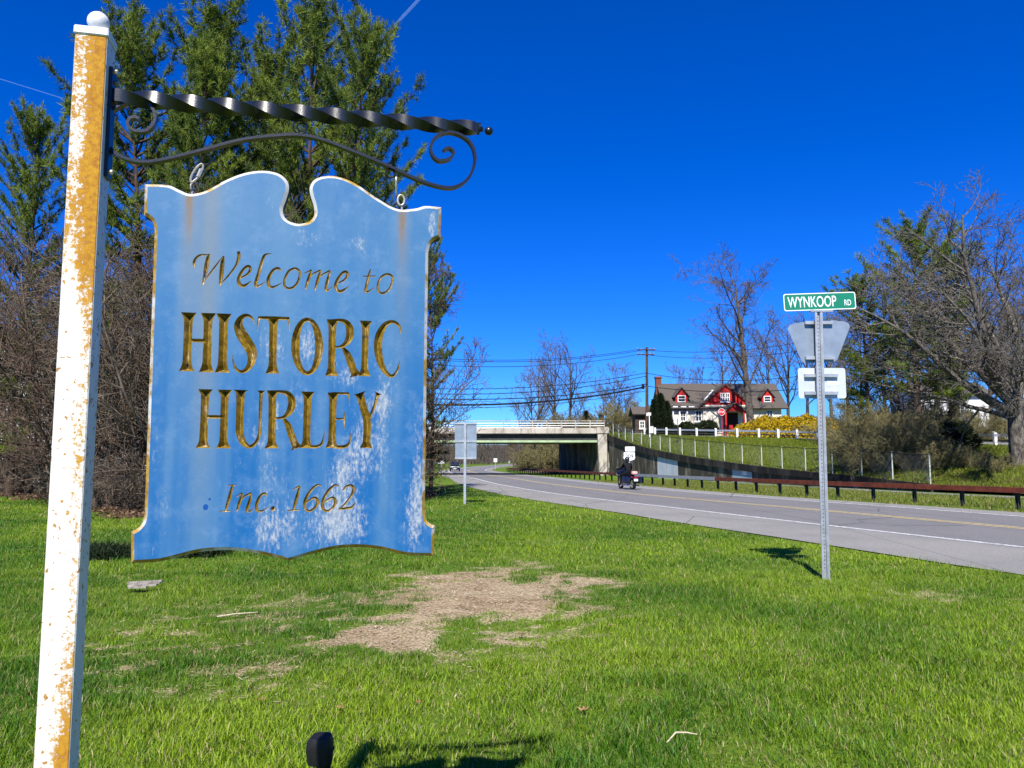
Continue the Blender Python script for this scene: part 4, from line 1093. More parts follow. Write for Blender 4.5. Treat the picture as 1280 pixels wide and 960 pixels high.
# ---------------- white pines behind the sign (photo pixel of the top, depth)
PG = 'white pines behind the town sign'
pA = pine_thing('white_pine', 'tall broad white pine rising behind the middle of the iron arm', *pine(11, 18.6, 5.0, .30, gap=.16, whorl=.5, dense=1.15), group=PG)
pB = pine_thing('white_pine', 'slender open white pine with sky showing through its crown', *pine(12, 19.0, 4.3, .26, gap=.36, tuft=.26), group=PG)
pC = pine_thing('white_pine', 'dense white pine beside the ball cap of the post', *pine(13, 17.8, 4.7, .28, gap=.14, whorl=.5, dense=1.1), group=PG)
def top_at(o, px, pytop, Y, H, rz=0.0, label=None, wd=1.0):
    p = at(px, pytop, Y); z0 = zr(Y); s = (p.z-z0)/H; place(o, p.x, Y, z0, rz, s, label); o.scale = (s*wd, s*wd, s); return o
top_at(pA, 395, 34, 29, 18.6, .4, None, .80); top_at(pB, 300, 30, 31, 19.0, 1.1, None, .95); top_at(pC, 190, 42, 30, 17.8, 2.0, None, .82)
top_at(tree_copy(pC), 452, 62, 27, 17.8, 4.2, 'outermost white pine whose boughs reach past the board toward the highway', .70)
top_at(tree_copy(pB), 245, 72, 27.5, 19.0, 3.7, 'thin-topped white pine between the two tallest pines', .65)
top_at(tree_copy(pA), 40, 158, 33, 18.6, 2.8, 'shorter white pine left of the rusty post', .72)
top_at(tree_copy(pA), 350, 75, 34, 18.6, 5.1, 'shaded white pine standing deep behind the other pines', .75)
top_at(tree_copy(pC), 541, 312, 40, 17.8, 1.3, 'small dark pine peeking out beside the board edge above the overpass', .62)

# ---------------- thicket of bare shrubs and small trees on the left
TG = 'bare thicket behind the town sign'
def thick(seed, H, n, mat, nm, lab, rmin=.0075, spread=.35):
    rng = np.random.default_rng(seed)
    P = [lv(12, 1, 0, .07, .02, .5, .8, .04, .012, .12), lv(7, .42, 42, .10, .03, .35, .8, .018, rmin*1.3, .15), lv(4, .55, 45, .12, .02, .28, .7, .011, rmin, .15), lv(0, .6, 45, .12, .0, .25, .6, .008, rmin, .1, .25)]
    S = grow(rng, up_start(H, .055, .06, rng, n, spread, .5), P)
    return bare_tree(nm, lab, 'shrub', S, mat, 0, TG, sides=5)
tA = thick(21, 7.4, 6, M_BARK_B, 'bare_shrub', 'tall tangled bare brown shrub in the thicket behind the board')
tB = thick(22, 6.4, 7, M_BARK_R, 'bare_shrub', 'tall tangled bare brown shrub in the thicket behind the board', .007, .5)
tC = thick(23, 3.4, 11, M_BARK_B, 'bare_shrub', 'low dense bramble at the foot of the thicket', .007, .9)
protos = [tA, tB]; used = set()
def put(proto, px, Y, s, rz, label=None):
    o = proto if proto.name not in used else tree_copy(proto); used.add(proto.name)
    X = (px-640)/FPX*Y; place(o, X, Y, zr(Y)-.05, rz, s, label); return o
rs = random.Random(4)
for i, (px, Y, s) in enumerate([(-70,41,1.7),(-10,40,1.7),(40,37,1.5),(75,38,1.7),(92,29,1.2),(118,27,1.35),(140,25,1.2),(165,28,1.5),(190,24.5,1.25),(215,27,1.45),(245,24,1.25),(285,26,1.4),(320,27,1.4),(355,28,1.4),(395,29,1.35),(430,31,1.4),(460,30,1.0),(488,33,.85)]):
    put(protos[i % 2], px, Y, s, rs.random()*6.28, ['tall tangled bare brown shrub in the thicket behind the board', 'tall tangled reddish bare shrub in the thicket behind the board'][i % 2])
for i, (px, Y, s) in enumerate([(-30,39,.9),(8,38.5,.8),(45,36,.7),(85,31,.75),(118,26,.6),(160,24.5,.55),(205,24,.6),(250,23,.75),(310,25,.8),(370,27,.8),(430,29,.8),(480,29,.7),(500,31,.62)]):
    put(tC, px, Y, s, rs.random()*6.28)
# bare tree whose twigs show right of the board
rng = np.random.default_rng(31)
S = grow(rng, up_start(8.6, .13, .03, rng), [lv(20, 1, 0, .05, .02, .5, .85, .1, .02, .15), lv(10, .42, 58, .09, .03, .4, .8, .04, .007, .15), lv(6, .5, 48, .12, .01, .28, .7, .014, .006, .15), lv(3, .5, 48, .12, .0, .2, .6, .008, .005, .1, .2), lv(0, .5, 45, .12, 0, .15, .6, .005, .005)])
o = bare_tree('bare_tree', 'fine-twigged bare tree between the board edge and the overpass', 'tree', S, M_BARK_R, 1)
X = (524-640)/FPX*33; place(o, X, 33, zr(33)-.05, 0, .40)
o2 = tree_copy(o); place(o2, (150-640)/FPX*34, 34, zr(34), 2, 1.15, 'dark bare tree with spreading limbs seen between post and board')
# dark tufts added in place of a ground shadow under the board's lower edge
rng = np.random.default_rng(33)
for (px, Y, lab) in ((135, 12.6, 'low dark evergreen patch in the grass beside the rusty post'), (235, 12.9, 'low dark evergreen patch in the grass below the board corner')):
    n = 420; a = rng.random(n)*6.28; rr = np.sqrt(rng.random(n)); pos = np.stack([np.cos(a)*rr*.75, np.sin(a)*rr*.4, .02+.13*(1-rr**2)*rng.random(n)],1)
    dr = np.stack([rng.normal(0,.5,n), rng.normal(0,.5,n), np.full(n,.7)],1)
    r = thing('shadow_tufts', lab, 'shrub', ((px-640)/FPX*Y, Y, .0))
    new_obj('crown', tufts(pos, dr, np.full(n,.13), 8, .02, rng, np.tile([[.018,.032,.010]],(n,1))), M_NEEDLE, r)
    sg = np.array([(0,0,-.05, math.cos(k)*.5, math.sin(k)*.3, .09, .012, .006, 0) for k in np.linspace(0,6,9)]); new_obj('stem', seg_mesh('stem', sg, 4), M_BARK_B, r)

# ---------------- trees on the right
rng = np.random.default_rng(41)
# great spreading tree: trunk and hand-laid limbs reaching left
def limb(p, d, L, r, l): d = np.array(d, float); return (np.array(p, float), d/np.linalg.norm(d), L, r, l)
BP = [lv(0, 1, 0, .004, .0, .35, .35, .4, .2), lv(13, .6, 45, .075, .010, .5, .88, .16, .02, .15), lv(9, .50, 46, .11, .02, .42, .85, .055, .012, .12), lv(6, .5, 44, .13, -.004, .34, .75, .026, .013, .12), lv(0, .6, 42, .14, -.02, .28, .6, .015, .010, .1, .4)]
starts = [limb((0,0,-.3), (-.02,0,1), 3.7, .46, 0),
          limb((0,0,2.6), (-1,-.15,.55), 9.5, .25, 1), limb((0,0,3.0), (-1,.25,.85), 10.0, .24, 1), limb((0,0,3.2), (-.62,-.2,1.1), 10.5, .24, 1), limb((0,0,3.3), (-.25,.15,1.2), 11.0, .24, 1), limb((0,0,3.3), (.25,-.1,1.2), 10.5, .22, 1),
          limb((0,0,3.0), (.9,-.2,.7), 8.5, .22, 1), limb((0,0,2.3), (-.95,.5,.30), 8.0, .16, 1), limb((0,0,2.5), (-.75,-.75,.30), 7.0, .15, 1), limb((0,0,3.3), (-.3,.9,1), 8.5, .2, 1), limb((0,0,2.8), (-.9,-.5,.9), 9.0, .18, 1)]
S = grow(rng, starts, BP); print('BIGTREE', len(S))
o = bare_tree('bare_spreading_tree', 'huge bare tree with thick grey trunk and arching limbs on the grassy slope', 'tree', S, M_BARK_L, 2, None, M_BARK_L, 6)
place(o, at(1276,578,38.5).x, 38.5, at(1276,578,38.5).z, 0, 1.0); o.scale = (1.12, 1.0, .93)
# tall upright tree in front of the cottage
def tall(seed, H, r, up=.03, kids=16, lean=.02, ang=38, tw=.013, extra=True):
    rng = np.random.default_rng(seed)
    P = [lv(kids, 1, 0, .012, .05, .7, .86, .3, .03, .22), lv(9, .58, ang, .07, up, .6, .85, .13, .014, .18), lv(6, .5, 40, .10, up*.6, .45, .75, .04, tw, .15), lv(4, .5, 42, .12, .01, .35, .6, .018, tw*.9, .1, .3)]
    if extra: P.append(lv(0, .55, 42, .12, 0, .35, .5, tw, tw*.8, .1, .35))
    else: P[-1]['kids'] = 0
    return grow(rng, up_start(H, r, lean, rng), P)
def ground_R(x, y):
    """height of the raised ground right of the highway"""
    b = 1e9; z = 0
    D2 = (G[:,:,0]-x)**2+(G[:,:,1]-y)**2; ix = np.argsort(D2.ravel())[:4]; w_ = 1/(D2.ravel()[ix]+1e-3); return float((G[:,:,2].ravel()[ix]*w_).sum()/w_.sum())
S = tall(51, 20.5, .42, kids=19, ang=42, up=.045); print('TALL', len(S))
oT = bare_tree('bare_tree', 'tall dark bare tree rising in front of the red-gabled cottage', 'tree', S, M_BARK_G, 1, None, M_BARK_B)
XT = (940-640)/FPX*81; place(oT, XT, 81, ground_R(XT, 81)-.2, .6, .86); oT.scale = (1.15, 1.15, .84)
S2 = tall(52, 17, .30, kids=18, extra=False, tw=.024); oU = bare_tree('bare_tree', 'twin-topped bare tree behind the overpass railing', 'tree', S2, M_BARK_G, 1, 'bare trees beyond the overpass', M_BARK_B)
place(oU, (692-640)/FPX*135, 135, 3.5, 1, 1.0)
BG = 'bare trees beyond the overpass'
S3 = tall(53, 12, .22, kids=18, extra=False, tw=.024, ang=45); oV = bare_tree('bare_tree', 'lower bushy bare tree left of the twin-topped tree', 'tree', S3, M_BARK_G, 1, BG, M_BARK_B)
place(oV, (664-640)/FPX*128, 128, 2.5, 1, .95)
for (px, Y, zz, s, rz, src, lab) in [(712,140,4,.98,2.2,oU,'bare tree right of the twin-topped tree'), (675,150,3,.95,4,oU,'bare tree half hidden behind the twin-topped tree'), (650,140,2,.72,3,oV,'small bare tree where the thin line of woods ends above the railing'),
        (768,112,4.6,.80,.5,oV,'bare grey tree just left of the utility pole'), (755,120,4.6,.62,2.5,oV,'small bare grey tree above the corner pier'), (782,118,4.6,.66,1.5,oV,'small bare tree close beside the utility pole'),
        (725,128,4,.60,5.2,oV,'low bare tree beside the dark young evergreens'), (855,135,5.5,.9,2,oV,'bare tree showing above the cottage roof near the chimney'), (880,140,5.5,.92,3,oV,'bare tree showing above the middle of the cottage roof'),
        (985,105,5.0,.85,1.2,oU,'bare tree right of the cottage behind the forsythia'), (1010,98,5.0,.80,2.2,oU,'slim bare tree behind the green street sign'), (905,120,5.4,.80,2.9,oU,'bare tree peeking behind the red gable'),
        (1040,92,4.9,.78,4.4,oU,'slim bare tree between street sign and dark pine'), (960,118,5.2,.85,.9,oU,'bare tree behind the right dormer')]:
    c = tree_copy(src); place(c, (px-640)/FPX*Y, Y, zz-.3, rz, s, lab); c['group'] = BG
# right-hand wood: pine and a mass of bare trunks and brush
top = at(1135, 283, 53); X = top.x; gz_ = ground_R(X, 53)
p2 = pine_thing('dark_pine', 'tall ragged dark pine behind the bare spreading tree', *pine(61, 17.5, 5.4, .34, gap=.22, tuft=.36, nper=10, z_start=.22, dense=1.0)); place(p2, X, 53, gz_-.2, 0, (top.z-gz_)/17.5)
c = tree_copy(p2); place(c, (1088-640)/FPX*56, 56, ground_R((1088-640)/FPX*56, 56)-.2, 2.4, .70, 'shorter dark pine next to the street sign post')
c = tree_copy(p2); place(c, (1190-640)/FPX*55, 55, ground_R((1190-640)/FPX*55, 55)-.2, 4.4, .78, 'dark pine half hidden by the limbs of the spreading tree')
RG = 'bare trees of the roadside wood'
rng = np.random.default_rng(71)
for i, (px, Y, s) in enumerate([(1062,72,.78),(1080,60,.7),(1105,56,.72),(1125,64,.85),(1150,58,.8),(1170,68,.9),(1195,60,.8),(1240,66,.95),(1262,58,.85),(1290,64,1.0),(1320,60,.9)]):
    c = tree_copy(oV if i % 2 else oT); X = (px-640)/FPX*Y; s2 = s if i % 2 else s*.62
    place(c, X, Y, ground_R(X, Y)-.2, rng.random()*6.28, s2, 'bare tree crowded into the roadside wood behind the chain-link fence'); c['group'] = RG
# olive brush along the fence and slope
TG2 = 'brush on the slope beside the fence end'
bO = thick(81, 3.0, 10, M_TWIG_O, 'bare_shrub', 'olive-brown twiggy brush on the slope by the fence end', .007, .9); bO['group'] = TG2
first = True
for (px, Y, s) in [(1062,47,.75),(1078,46,.85),(1095,44.5,.95),(1112,44,1.05),(1128,43.5,.95),(1090,50,1.1),(1118,49,1.15),(1140,48,1.1),(1165,47,1.0),(1185,50,.9),(1148,42.5,.8),(1070,54,1.2),(1100,56,1.25),(1130,57,1.3),(1165,58,1.3),(1200,57,1.1),(1235,58,1.0),(1262,56,1.0),(1215,40,.45),(1240,38,.4),(1180,41,.5)]:
    c = bO if first else tree_copy(bO); first = False; X = (px-640)/FPX*Y
    place(c, X, Y, ground_R(X, Y)-.1, rng.random()*6.28, s)

# ---------------- leafy masses: arborvitae, foundation shrubs, forsythia, young evergreens
def cone_shrub(seed, H, Rb, n, c0, c1, tuft=.28, nper=7, round_=False, mat=None, width=.05):
    rng = np.random.default_rng(seed); f = rng.random(n)**.8; a = rng.random(n)*6.28
    rad = (Rb*np.sqrt(np.maximum(0, 1-(f*2-1)**2*.9)) if round_ else Rb*(1-f)**.75+.05)*(.72+.32*rng.random(n))*(1+.12*np.sin(a*3+f*9))
    pos = np.stack([np.cos(a)*rad, np.sin(a)*rad, f*H],1); dr = np.stack([np.cos(a), np.sin(a), np.full(n,.8)],1); dr /= np.linalg.norm(dr,axis=1,keepdims=True)
    h = rng.random((n,1)); return tufts(pos, dr, np.full(n, tuft), nper, width, rng, np.array([c0])*(1-h)+np.array([c1])*h)
def leafy(name, label, x, y, z, me, H, group=None, mat=None, s=1.0):
    r = thing(name, label, 'shrub', (x, y, z), 0, group); new_obj('crown', me, mat or M_NEEDLE, r)
    sg = np.array([(0,0,-.3, 0,0,H*.6,.07,.03,0)]+[(0,0,.1*H, math.cos(k)*H*.15, math.sin(k)*H*.15, H*.5, .03,.012,0) for k in range(6)]); new_obj('stem', seg_mesh('stem', sg, 4), M_BARK_B, r); r.scale = (s,s,s); return r
arb = cone_shrub(91, 4.6, .95, 1500, (.010,.018,.008), (.028,.045,.014))
HY = 88.0
for i, (px, h, lab) in enumerate([(818,.86,'dark columnar evergreen nearest the utility pole'), (826,1.0,'tallest dark columnar evergreen at the cottage corner'), (834,.82,'dark columnar evergreen touching the cottage wall')]):
    X = (px-640)/FPX*85; leafy('arborvitae', lab, X, 85, ground_R(X, 85)-.1, arb, 4.6, 'dark columnar evergreens by the cottage', None, h)
rd = cone_shrub(92, 1.5, 1.0, 700, (.012,.022,.008), (.040,.055,.018), round_=True)
for i, (px, s, lab) in enumerate([(856,1.0,'rounded dark shrub below the sign boards of the cottage'),(867,.85,'smaller rounded dark shrub below the cottage window'),(884,1.1,'largest rounded dark shrub in front of the red gable wall'),(845,.8,'small rounded dark shrub beside the columnar evergreens')]):
    X = (px-640)/FPX*85.5; leafy('foundation_shrub', lab, X, 85.5, ground_R(X, 85.5)-.1, rd, 1.5, 'foundation shrubs of the cottage', None, s)
for i, (px, Y, s, lab) in enumerate([(733,125,1.05,'dark young evergreen behind the bridge railing'), (740,126,.85,'smaller dark young evergreen behind the bridge railing'), (751,122,.9,'olive young evergreen above the corner pier')]):
    X = (px-640)/FPX*Y; leafy('young_evergreen', lab, X, Y, 4.2, arb, 4.6, 'young evergreens behind the bridge railing', None, s)
# forsythia
def forsythia(seed, Rx, H, n=4200):
    rng = np.random.default_rng(seed); a = rng.random(n)*6.28; u = rng.random(n)**.6; el = rng.random(n)**.7*math.pi/2
    bump_ = 1+.18*np.sin(a*4+seed)+.1*np.sin(a*9)
    pos = np.stack([np.cos(a)*np.cos(el)*Rx*bump_, np.sin(a)*np.cos(el)*Rx*.7, np.sin(el)*H*(.85+.3*rng.random(n))],1)*(.62+.42*u)[:,None]; pos[:,2] += .1
    h = rng.random((n,1)); colr = np.array([[.42,.29,.008]])*(1-h)+np.array([[.68,.50,.015]])*h; br = rng.random(n) < .16; colr[br] = [.16,.13,.03]
    return tufts(pos, np.tile([[0,0,.5]],(n,1)), np.full(n,.17), 4, .075, rng, colr, 1.4)
FG = 'forsythia hedge beside the upper road'
fm = [forsythia(1, 2.5, 1.75), forsythia(2, 2.2, 1.95)]
for i, (px, s, lab) in enumerate([(937,.78,'smallest yellow forsythia bush at the end near the porch'), (957,1.0,'bright yellow forsythia bush in front of the tall bare tree'), (981,1.08,'bright yellow forsythia bush below the right dormer'), (1008,1.05,'yellow forsythia bush behind the street sign post'), (1037,.98,'yellow forsythia bush right of the street sign post'), (1062,.8,'fading yellow-brown forsythia at the hedge end')]):
    Y = 79-(px-957)*.045; X = (px-640)/FPX*Y; r = leafy('forsythia_bush', lab, X, Y, ground_R(X, Y)-.1, fm[i % 2], 1.8, FG, M_PETAL, s)
X = (1186-640)/FPX*45; leafy('dark_shrub', 'dark green shrub on the slope past the fence end', X, 45, ground_R(X, 45)-.1, rd, 1.5, None, None, 1.25)
# ochre brush behind the bridge end
oc = thick(95, 4.5, 9, M_TWIG_O, 'bare_shrub', 'ochre twiggy shrub behind the bridge railing', .016, .7); oc['group'] = 'ochre shrubs behind the bridge'
first = True
for (px, Y, s) in [(700,118,.9),(712,120,.85),(722,119,.95),(690,121,.8),(675,124,.75),(772,104,.95),(781,106,1.15),(790,104,1.0),(762,108,.8),(797,103,.7)]:
    c = oc if first else tree_copy(oc); first = False; place(c, (px-640)/FPX*Y, Y, 4.2, rs.random()*6.28, s)
# ---------------- woods seen under the deck and far away
FW = 'bare trees of the far woods'
fr = random.Random(9)
S4 = tall(54, 9, .16, kids=11, extra=False, tw=.03, ang=48); oW = bare_tree('bare_tree', 'bare brown tree in the far woods beyond the overpass', 'tree', S4[S4[:,8] < 3.5], M_BARK_B, 1, FW, M_BARK_B, 4)
first = True
for k in range(46):
    Y = fr.uniform(115, 330); s_ = fr.choice((-1, 1))
    X = float(clx(Y)) + s_*fr.uniform(9.5 if s_ > 0 else 11, 40)
    px = 640+X/Y*FPX
    if not (525 < px < 720): X = float(clx(Y)) + s_*fr.uniform(9, 14)
    c = oW if first else tree_copy(oW); first = False
    z = float(zbank(np.array(X), np.array(Y))) if (s_ > 0 and Y > 104) else zr(Y)
    place(c, X, Y, z-.2, fr.random()*6.28, fr.uniform(.55,.85) if Y < 200 else fr.uniform(.6,.9))
GB = 'brush on the banks beyond the overpass'
for k in range(30):
    s_ = 1 if k % 4 else -1; Y = fr.uniform(108, 165); X = float(clx(Y)) + s_*(fr.uniform(9.5, 17) if s_ > 0 else fr.uniform(8.5, 13)); z = float(zbank(np.array(X), np.array(Y))) if s_ > 0 else zr(Y)
    c = tree_copy(oc); place(c, X, Y, z-.1, fr.random()*6.28, fr.uniform(.6,1.15), 'brown twiggy brush on the bank beyond the overpass'); c['group'] = GB
# far wood that reads as one mass
rng = np.random.default_rng(99); n = 9000
Yf = rng.uniform(300, 560, n); Xf = rng.uniform(-160, 260, n); hf = rng.uniform(5, 11, n); ok = np.abs(side(Xf, Yf)) > 9; Xf, Yf, hf = Xf[ok], Yf[ok], hf[ok]; n = len(Xf)
zb_ = np.where(Yf > 480, -1.5+(Yf-480)*.03, -1.1); S5 = np.stack([Xf, Yf, zb_, Xf+rng.normal(0,.8,n), Yf+rng.normal(0,.8,n), zb_+hf, np.full(n,.16), np.full(n,.05), np.zeros(n)],1)
tw_ = np.repeat(S5, 4, 0); m_ = len(tw_); f_ = rng.uniform(.3,.95,m_)[:,None]; b_ = tw_[:,:3]*(1-f_)+tw_[:,3:6]*f_
S6 = np.concatenate([b_, b_+rng.normal(0,1.1,(m_,3))+np.array([[0,0,.9]]), np.full((m_,1),.09), np.full((m_,1),.05), np.ones((m_,1))],1)
tag(new_obj('distant_woods', seg_mesh('distant_woods', np.concatenate([S5,S6]), 3), M_BARK_G), 'hazy brown mass of distant bare woods beyond the highway bend', 'woods', None, 'stuff')

# ---------------- grass blades
rng = np.random.default_rng(7)
def blades(n, Y0, Y1, hgt, wid, tri, dmax, pw=1.0):
    Y = np.sqrt(rng.random(n)*(Y1**2-Y0**2)+Y0**2); X = (rng.random(n)*2-1)*(Y*.70+1.5)
    sd = side(X, Y); pav = np.interp(Y, [0,200], [1,1])*near_edge(Y); ok = (-sd > pav-.03+rng.normal(0,.09,n))
    dm_, lt = dirt_mask(X, Y), litter_mask(X, Y); cl = fbm(X, Y, 3.0, 51, 3); big = fbm(X, Y, .45, 52, 3)
    ok &= (rng.random(n) > dm_*1.05) & (rng.random(n) > lt*.93) & (rng.random(n) < .35+1.1*cl)
    X, Y, dm_, lt, cl, big = X[ok], Y[ok], dm_[ok], lt[ok], cl[ok], big[ok]; n = len(X)
    h = hgt*(.4+.9*rng.random(n)**1.3)*(.35+1.25*cl**1.2)*(1-.55*np.clip(dm_+lt,0,1)); w_ = wid*(.7+.6*rng.random(n))
    a = rng.random(n)*6.28; ln = h*(.25+.9*rng.random(n)); wa = a+math.pi/2+rng.normal(0,.5,n); Z = lawn_z(X, Y)-.006
    B = np.stack([X,Y,Z],1); W = np.stack([np.cos(wa)*w_, np.sin(wa)*w_, np.zeros(n)],1); Lv = np.stack([np.cos(a)*ln, np.sin(a)*ln, h],1)
    Mid = B + Lv*np.array([[.35,.35,.62]])
    dry = rng.random(n) < (.085+.28*np.clip(dm_*1.5,0,1)+.12*(cl < .36)); hue = np.clip((big-.5)*2.6+.5+.12*np.clip(X,-3,4)+rng.normal(0,.25,n),0,1)[:,None]
    c = np.array([[.062,.175,.008]])*(1-hue)+np.array([[.270,.390,.016]])*hue
    deep = (rng.random(n) < .25); c[deep] *= [[.5,.6,.8]]; c[dry] = np.array([.42,.36,.16])*(.6+.6*rng.random((dry.sum(),1)))
    if tri == 3:
        V = np.stack([B-W*.5, B+W*.5, Mid-W*.42, Mid+W*.42, B+Lv],1).reshape(-1,3); b = (np.arange(n)*5)[:,None]
        F = np.concatenate([b+[0,1,3], b+[0,3,2], b+[2,3,4]]); return V, F, np.repeat(c,5,0)
    V = np.stack([B-W*.5, B+W*.5, B+Lv],1).reshape(-1,3); b = (np.arange(n)*3)[:,None]; return V, b+[0,1,2], np.repeat(c,3,0)
VV, FF, CC, off = [], [], [], 0
for args in [(250000, 2.6, 6.5, .060, .0048, 3, 0), (260000, 6.0, 11, .062, .0075, 1, 0), (210000, 10.5, 20, .065, .013, 1, 0), (150000, 19, 46, .075, .026, 1, 0)]:
    V, F, c = blades(*args); VV.append(V); FF.append(F+off); CC.append(c); off += len(V)
me = np_mesh('grass', np.concatenate(VV), np.concatenate(FF)); vcol(me, 'col', np.concatenate(CC))
print('GRASS tris', len(me.polygons))
tag(new_obj('grass', me, M_BLADE), 'bright green spring grass covering the roadside lawn', 'grass', None, 'stuff')
# rough grass on the verge past the guardrail and on the bank
n = 60000; Yg = np.sqrt(rng.random(n)*(62**2-16**2)+16**2); sg = rng.uniform(4.9, 14, n); Xg = np.interp(Yg, CY, CX)+sg*1.05
wtx = np.interp(Yg, wt[::-1,1], wt[::-1,0]); ok = (Xg < wtx-.9) & (Xg/Yg < .78) & (np.abs(Xg-(wtx-1.5)) > .8); Xg, Yg = Xg[ok], Yg[ok]; n = len(Xg)
h = .10*(.4+rng.random(n)); a = rng.random(n)*6.28; B = np.stack([Xg,Yg,zr_np(Yg)],1); W = np.stack([np.cos(a)*.03,np.sin(a)*.03,np.zeros(n)],1); Lv = np.stack([rng.normal(0,.05,n),rng.normal(0,.05,n),h],1)
hue = rng.random((n,1)); c = np.array([[.09,.16,.012]])*(1-hue)+np.array([[.24,.25,.03]])*hue; dr_ = rng.random(n) < .2; c[dr_] = [.34,.28,.13]
me = np_mesh('verge_grass', np.stack([B-W*.5,B+W*.5,B+Lv],1).reshape(-1,3), np.arange(n*3).reshape(-1,3)); vcol(me, 'col', np.repeat(c,3,0))
tag(new_obj('verge_grass', me, M_BLADE), 'rough grass strip between highway guardrail and wing wall', 'grass', None, 'stuff')
# rough grass tufts over the embankment slope
n = 70000; ri = rng.integers(0,8,n); ci = rng.integers(0,60,n); fu, fv = rng.random(n)[:,None], rng.random(n)[:,None]
B = (G[ri,ci]*(1-fu)+G[ri+1,ci]*fu)*(1-fv)+(G[ri,ci+1]*(1-fu)+G[ri+1,ci+1]*fu)*fv
h = .14*(.4+rng.random(n)); a = rng.random(n)*6.28; W = np.stack([np.cos(a)*.05,np.sin(a)*.05,np.zeros(n)],1); Lv = np.stack([rng.normal(0,.06,n),rng.normal(0,.06,n),h],1)
hue = rng.random((n,1)); c = np.array([[.080,.140,.010]])*(1-hue)+np.array([[.220,.240,.022]])*hue
me = np_mesh('bank_grass', np.stack([B-W*.5,B+W*.5,B+Lv],1).reshape(-1,3), np.arange(n*3).reshape(-1,3)); vcol(me, 'col', np.repeat(c,3,0))
tag(new_obj('bank_grass', me, M_BLADE), 'rough mown grass on the slope above the wing wall', 'grass', None, 'stuff')
# fallen leaves and twigs under the thicket
n = 60000; Yl = np.sqrt(rng.random(n)*(46**2-18**2)+18**2); Xl = -2.5-rng.random(n)*26; ok = rng.random(n) < litter_mask(Xl,Yl); Xl, Yl = Xl[ok], Yl[ok]; n = len(Xl)
B = np.stack([Xl,Yl,zr_np(Yl)+.015+.05*rng.random(n)],1); e1 = rng.normal(0,1,(n,3)); e1[:,2] *= .5; e1 /= np.linalg.norm(e1,axis=1,keepdims=True); e2 = np.cross(e1, rng.normal(0,1,(n,3))); e2 /= np.linalg.norm(e2,axis=1,keepdims=True)
sz = (.035+.05*rng.random(n))[:,None]; V = np.stack([B-e1*sz, B+e2*sz*.6, B+e1*sz, B-e2*sz*.6],1).reshape(-1,3); h = rng.random((n,1)); c = np.array([[.06,.035,.018]])*(1-h)+np.array([[.27,.17,.095]])*h
me = np_mesh('leaf_litter', V, np.arange(n*4).reshape(-1,4)); vcol(me, 'col', np.repeat(c,4,0)); tag(new_obj('leaf_litter', me, M_DRYLEAF), 'brown fallen leaves on the ground under the thicket', 'leaves', None, 'stuff')
# thatch and straw over the bare earth
n = 9000; Xs, Ys_ = rng.uniform(-4.5,1.8,n), rng.uniform(5,12.5,n); ok = rng.random(n) < dirt_mask(Xs,Ys_); Xs, Ys_ = Xs[ok], Ys_[ok]; n = len(Xs)
B = np.stack([Xs,Ys_,lawn_z(Xs,Ys_)+.004+.02*rng.random(n)],1); a = rng.random(n)*6.28; L_ = (.006+.026*rng.random(n)**2)[:,None]; e1 = np.stack([np.cos(a),np.sin(a),rng.normal(0,.15,n)],1)*L_; e2 = np.stack([-np.sin(a),np.cos(a),np.zeros(n)],1)*.004
h = rng.random((n,1)); c = np.array([[.30,.21,.12]])*(1-h)+np.array([[.70,.60,.42]])*h
me = np_mesh('straw', np.stack([B-e1-e2,B-e1+e2,B+e1+e2,B+e1-e2],1).reshape(-1,3), np.arange(n*4).reshape(-1,4)); vcol(me, 'col', np.repeat(c,4,0)); tag(new_obj('straw', me, M_DRYLEAF), 'pale straw and dead thatch over the bare earth patch', 'straw', None, 'stuff')
# ================================================================== BUILDINGS
M_GLASS = simple('dark_window_glass', (.02,.025,.03), .12, 0, .4, 2, 0, .6)
M_REDP = simple('red_gable_paint', (.40,.014,.012), .7, 0, .18, 1.5)
M_BRICK = simple('chimney_brick', (.17,.055,.035), .9, 0, .3, 9)
t = NT('whitewashed_stone'); P = t.pos(); v = t.node('ShaderNodeTexVoronoi'); v.feature = 'DISTANCE_TO_EDGE'; t.l.new(t.pos((1,1,1.5)), v.inputs['Vector']); v.inputs['Scale'].default_value = 3.0
n = t.noise(P, 2.5, 5, .7); n2 = t.noise(P, 12, 4)
c = t.mix(t.ramp(n, .35, .65), (.66,.58,.42), (.78,.74,.64)); c = t.mix(t.math('MULTIPLY', t.ramp(n2, .55, .75), .5), c, (.42,.33,.2)); c = t.mix(t.ramp(v.outputs['Distance'], 0, .05, .45, 0), c, (.33,.28,.2))
t.base(c, .92).bump(v.outputs['Distance'], .6, .05); M_STONE = t.m
t = NT('roof_shingle'); P = t.pos(); n = t.noise(t.pos((1,1,6)), 2.2, 5, .7); n2 = t.noise(t.pos((4,1,14)), 3, 3, .7)
t.base(t.mix(t.ramp(n2, .3, .7), t.mix(n, (.045,.038,.032), (.085,.072,.060)), (.115,.098,.082)), .95).bump(n2, .6, .05); M_ROOF = t.m
t = NT('white_siding'); P = t.pos(); wv = t.node('ShaderNodeTexWave'); wv.bands_direction = 'Z'; t.l.new(P, wv.inputs['Vector']); wv.inputs['Scale'].default_value = 2.2
t.base(t.mix(t.noise(P, 1.5, 4), (.66,.67,.68), (.80,.80,.80)), .7).bump(wv.outputs[0], .5, .03); M_SIDING = t.m

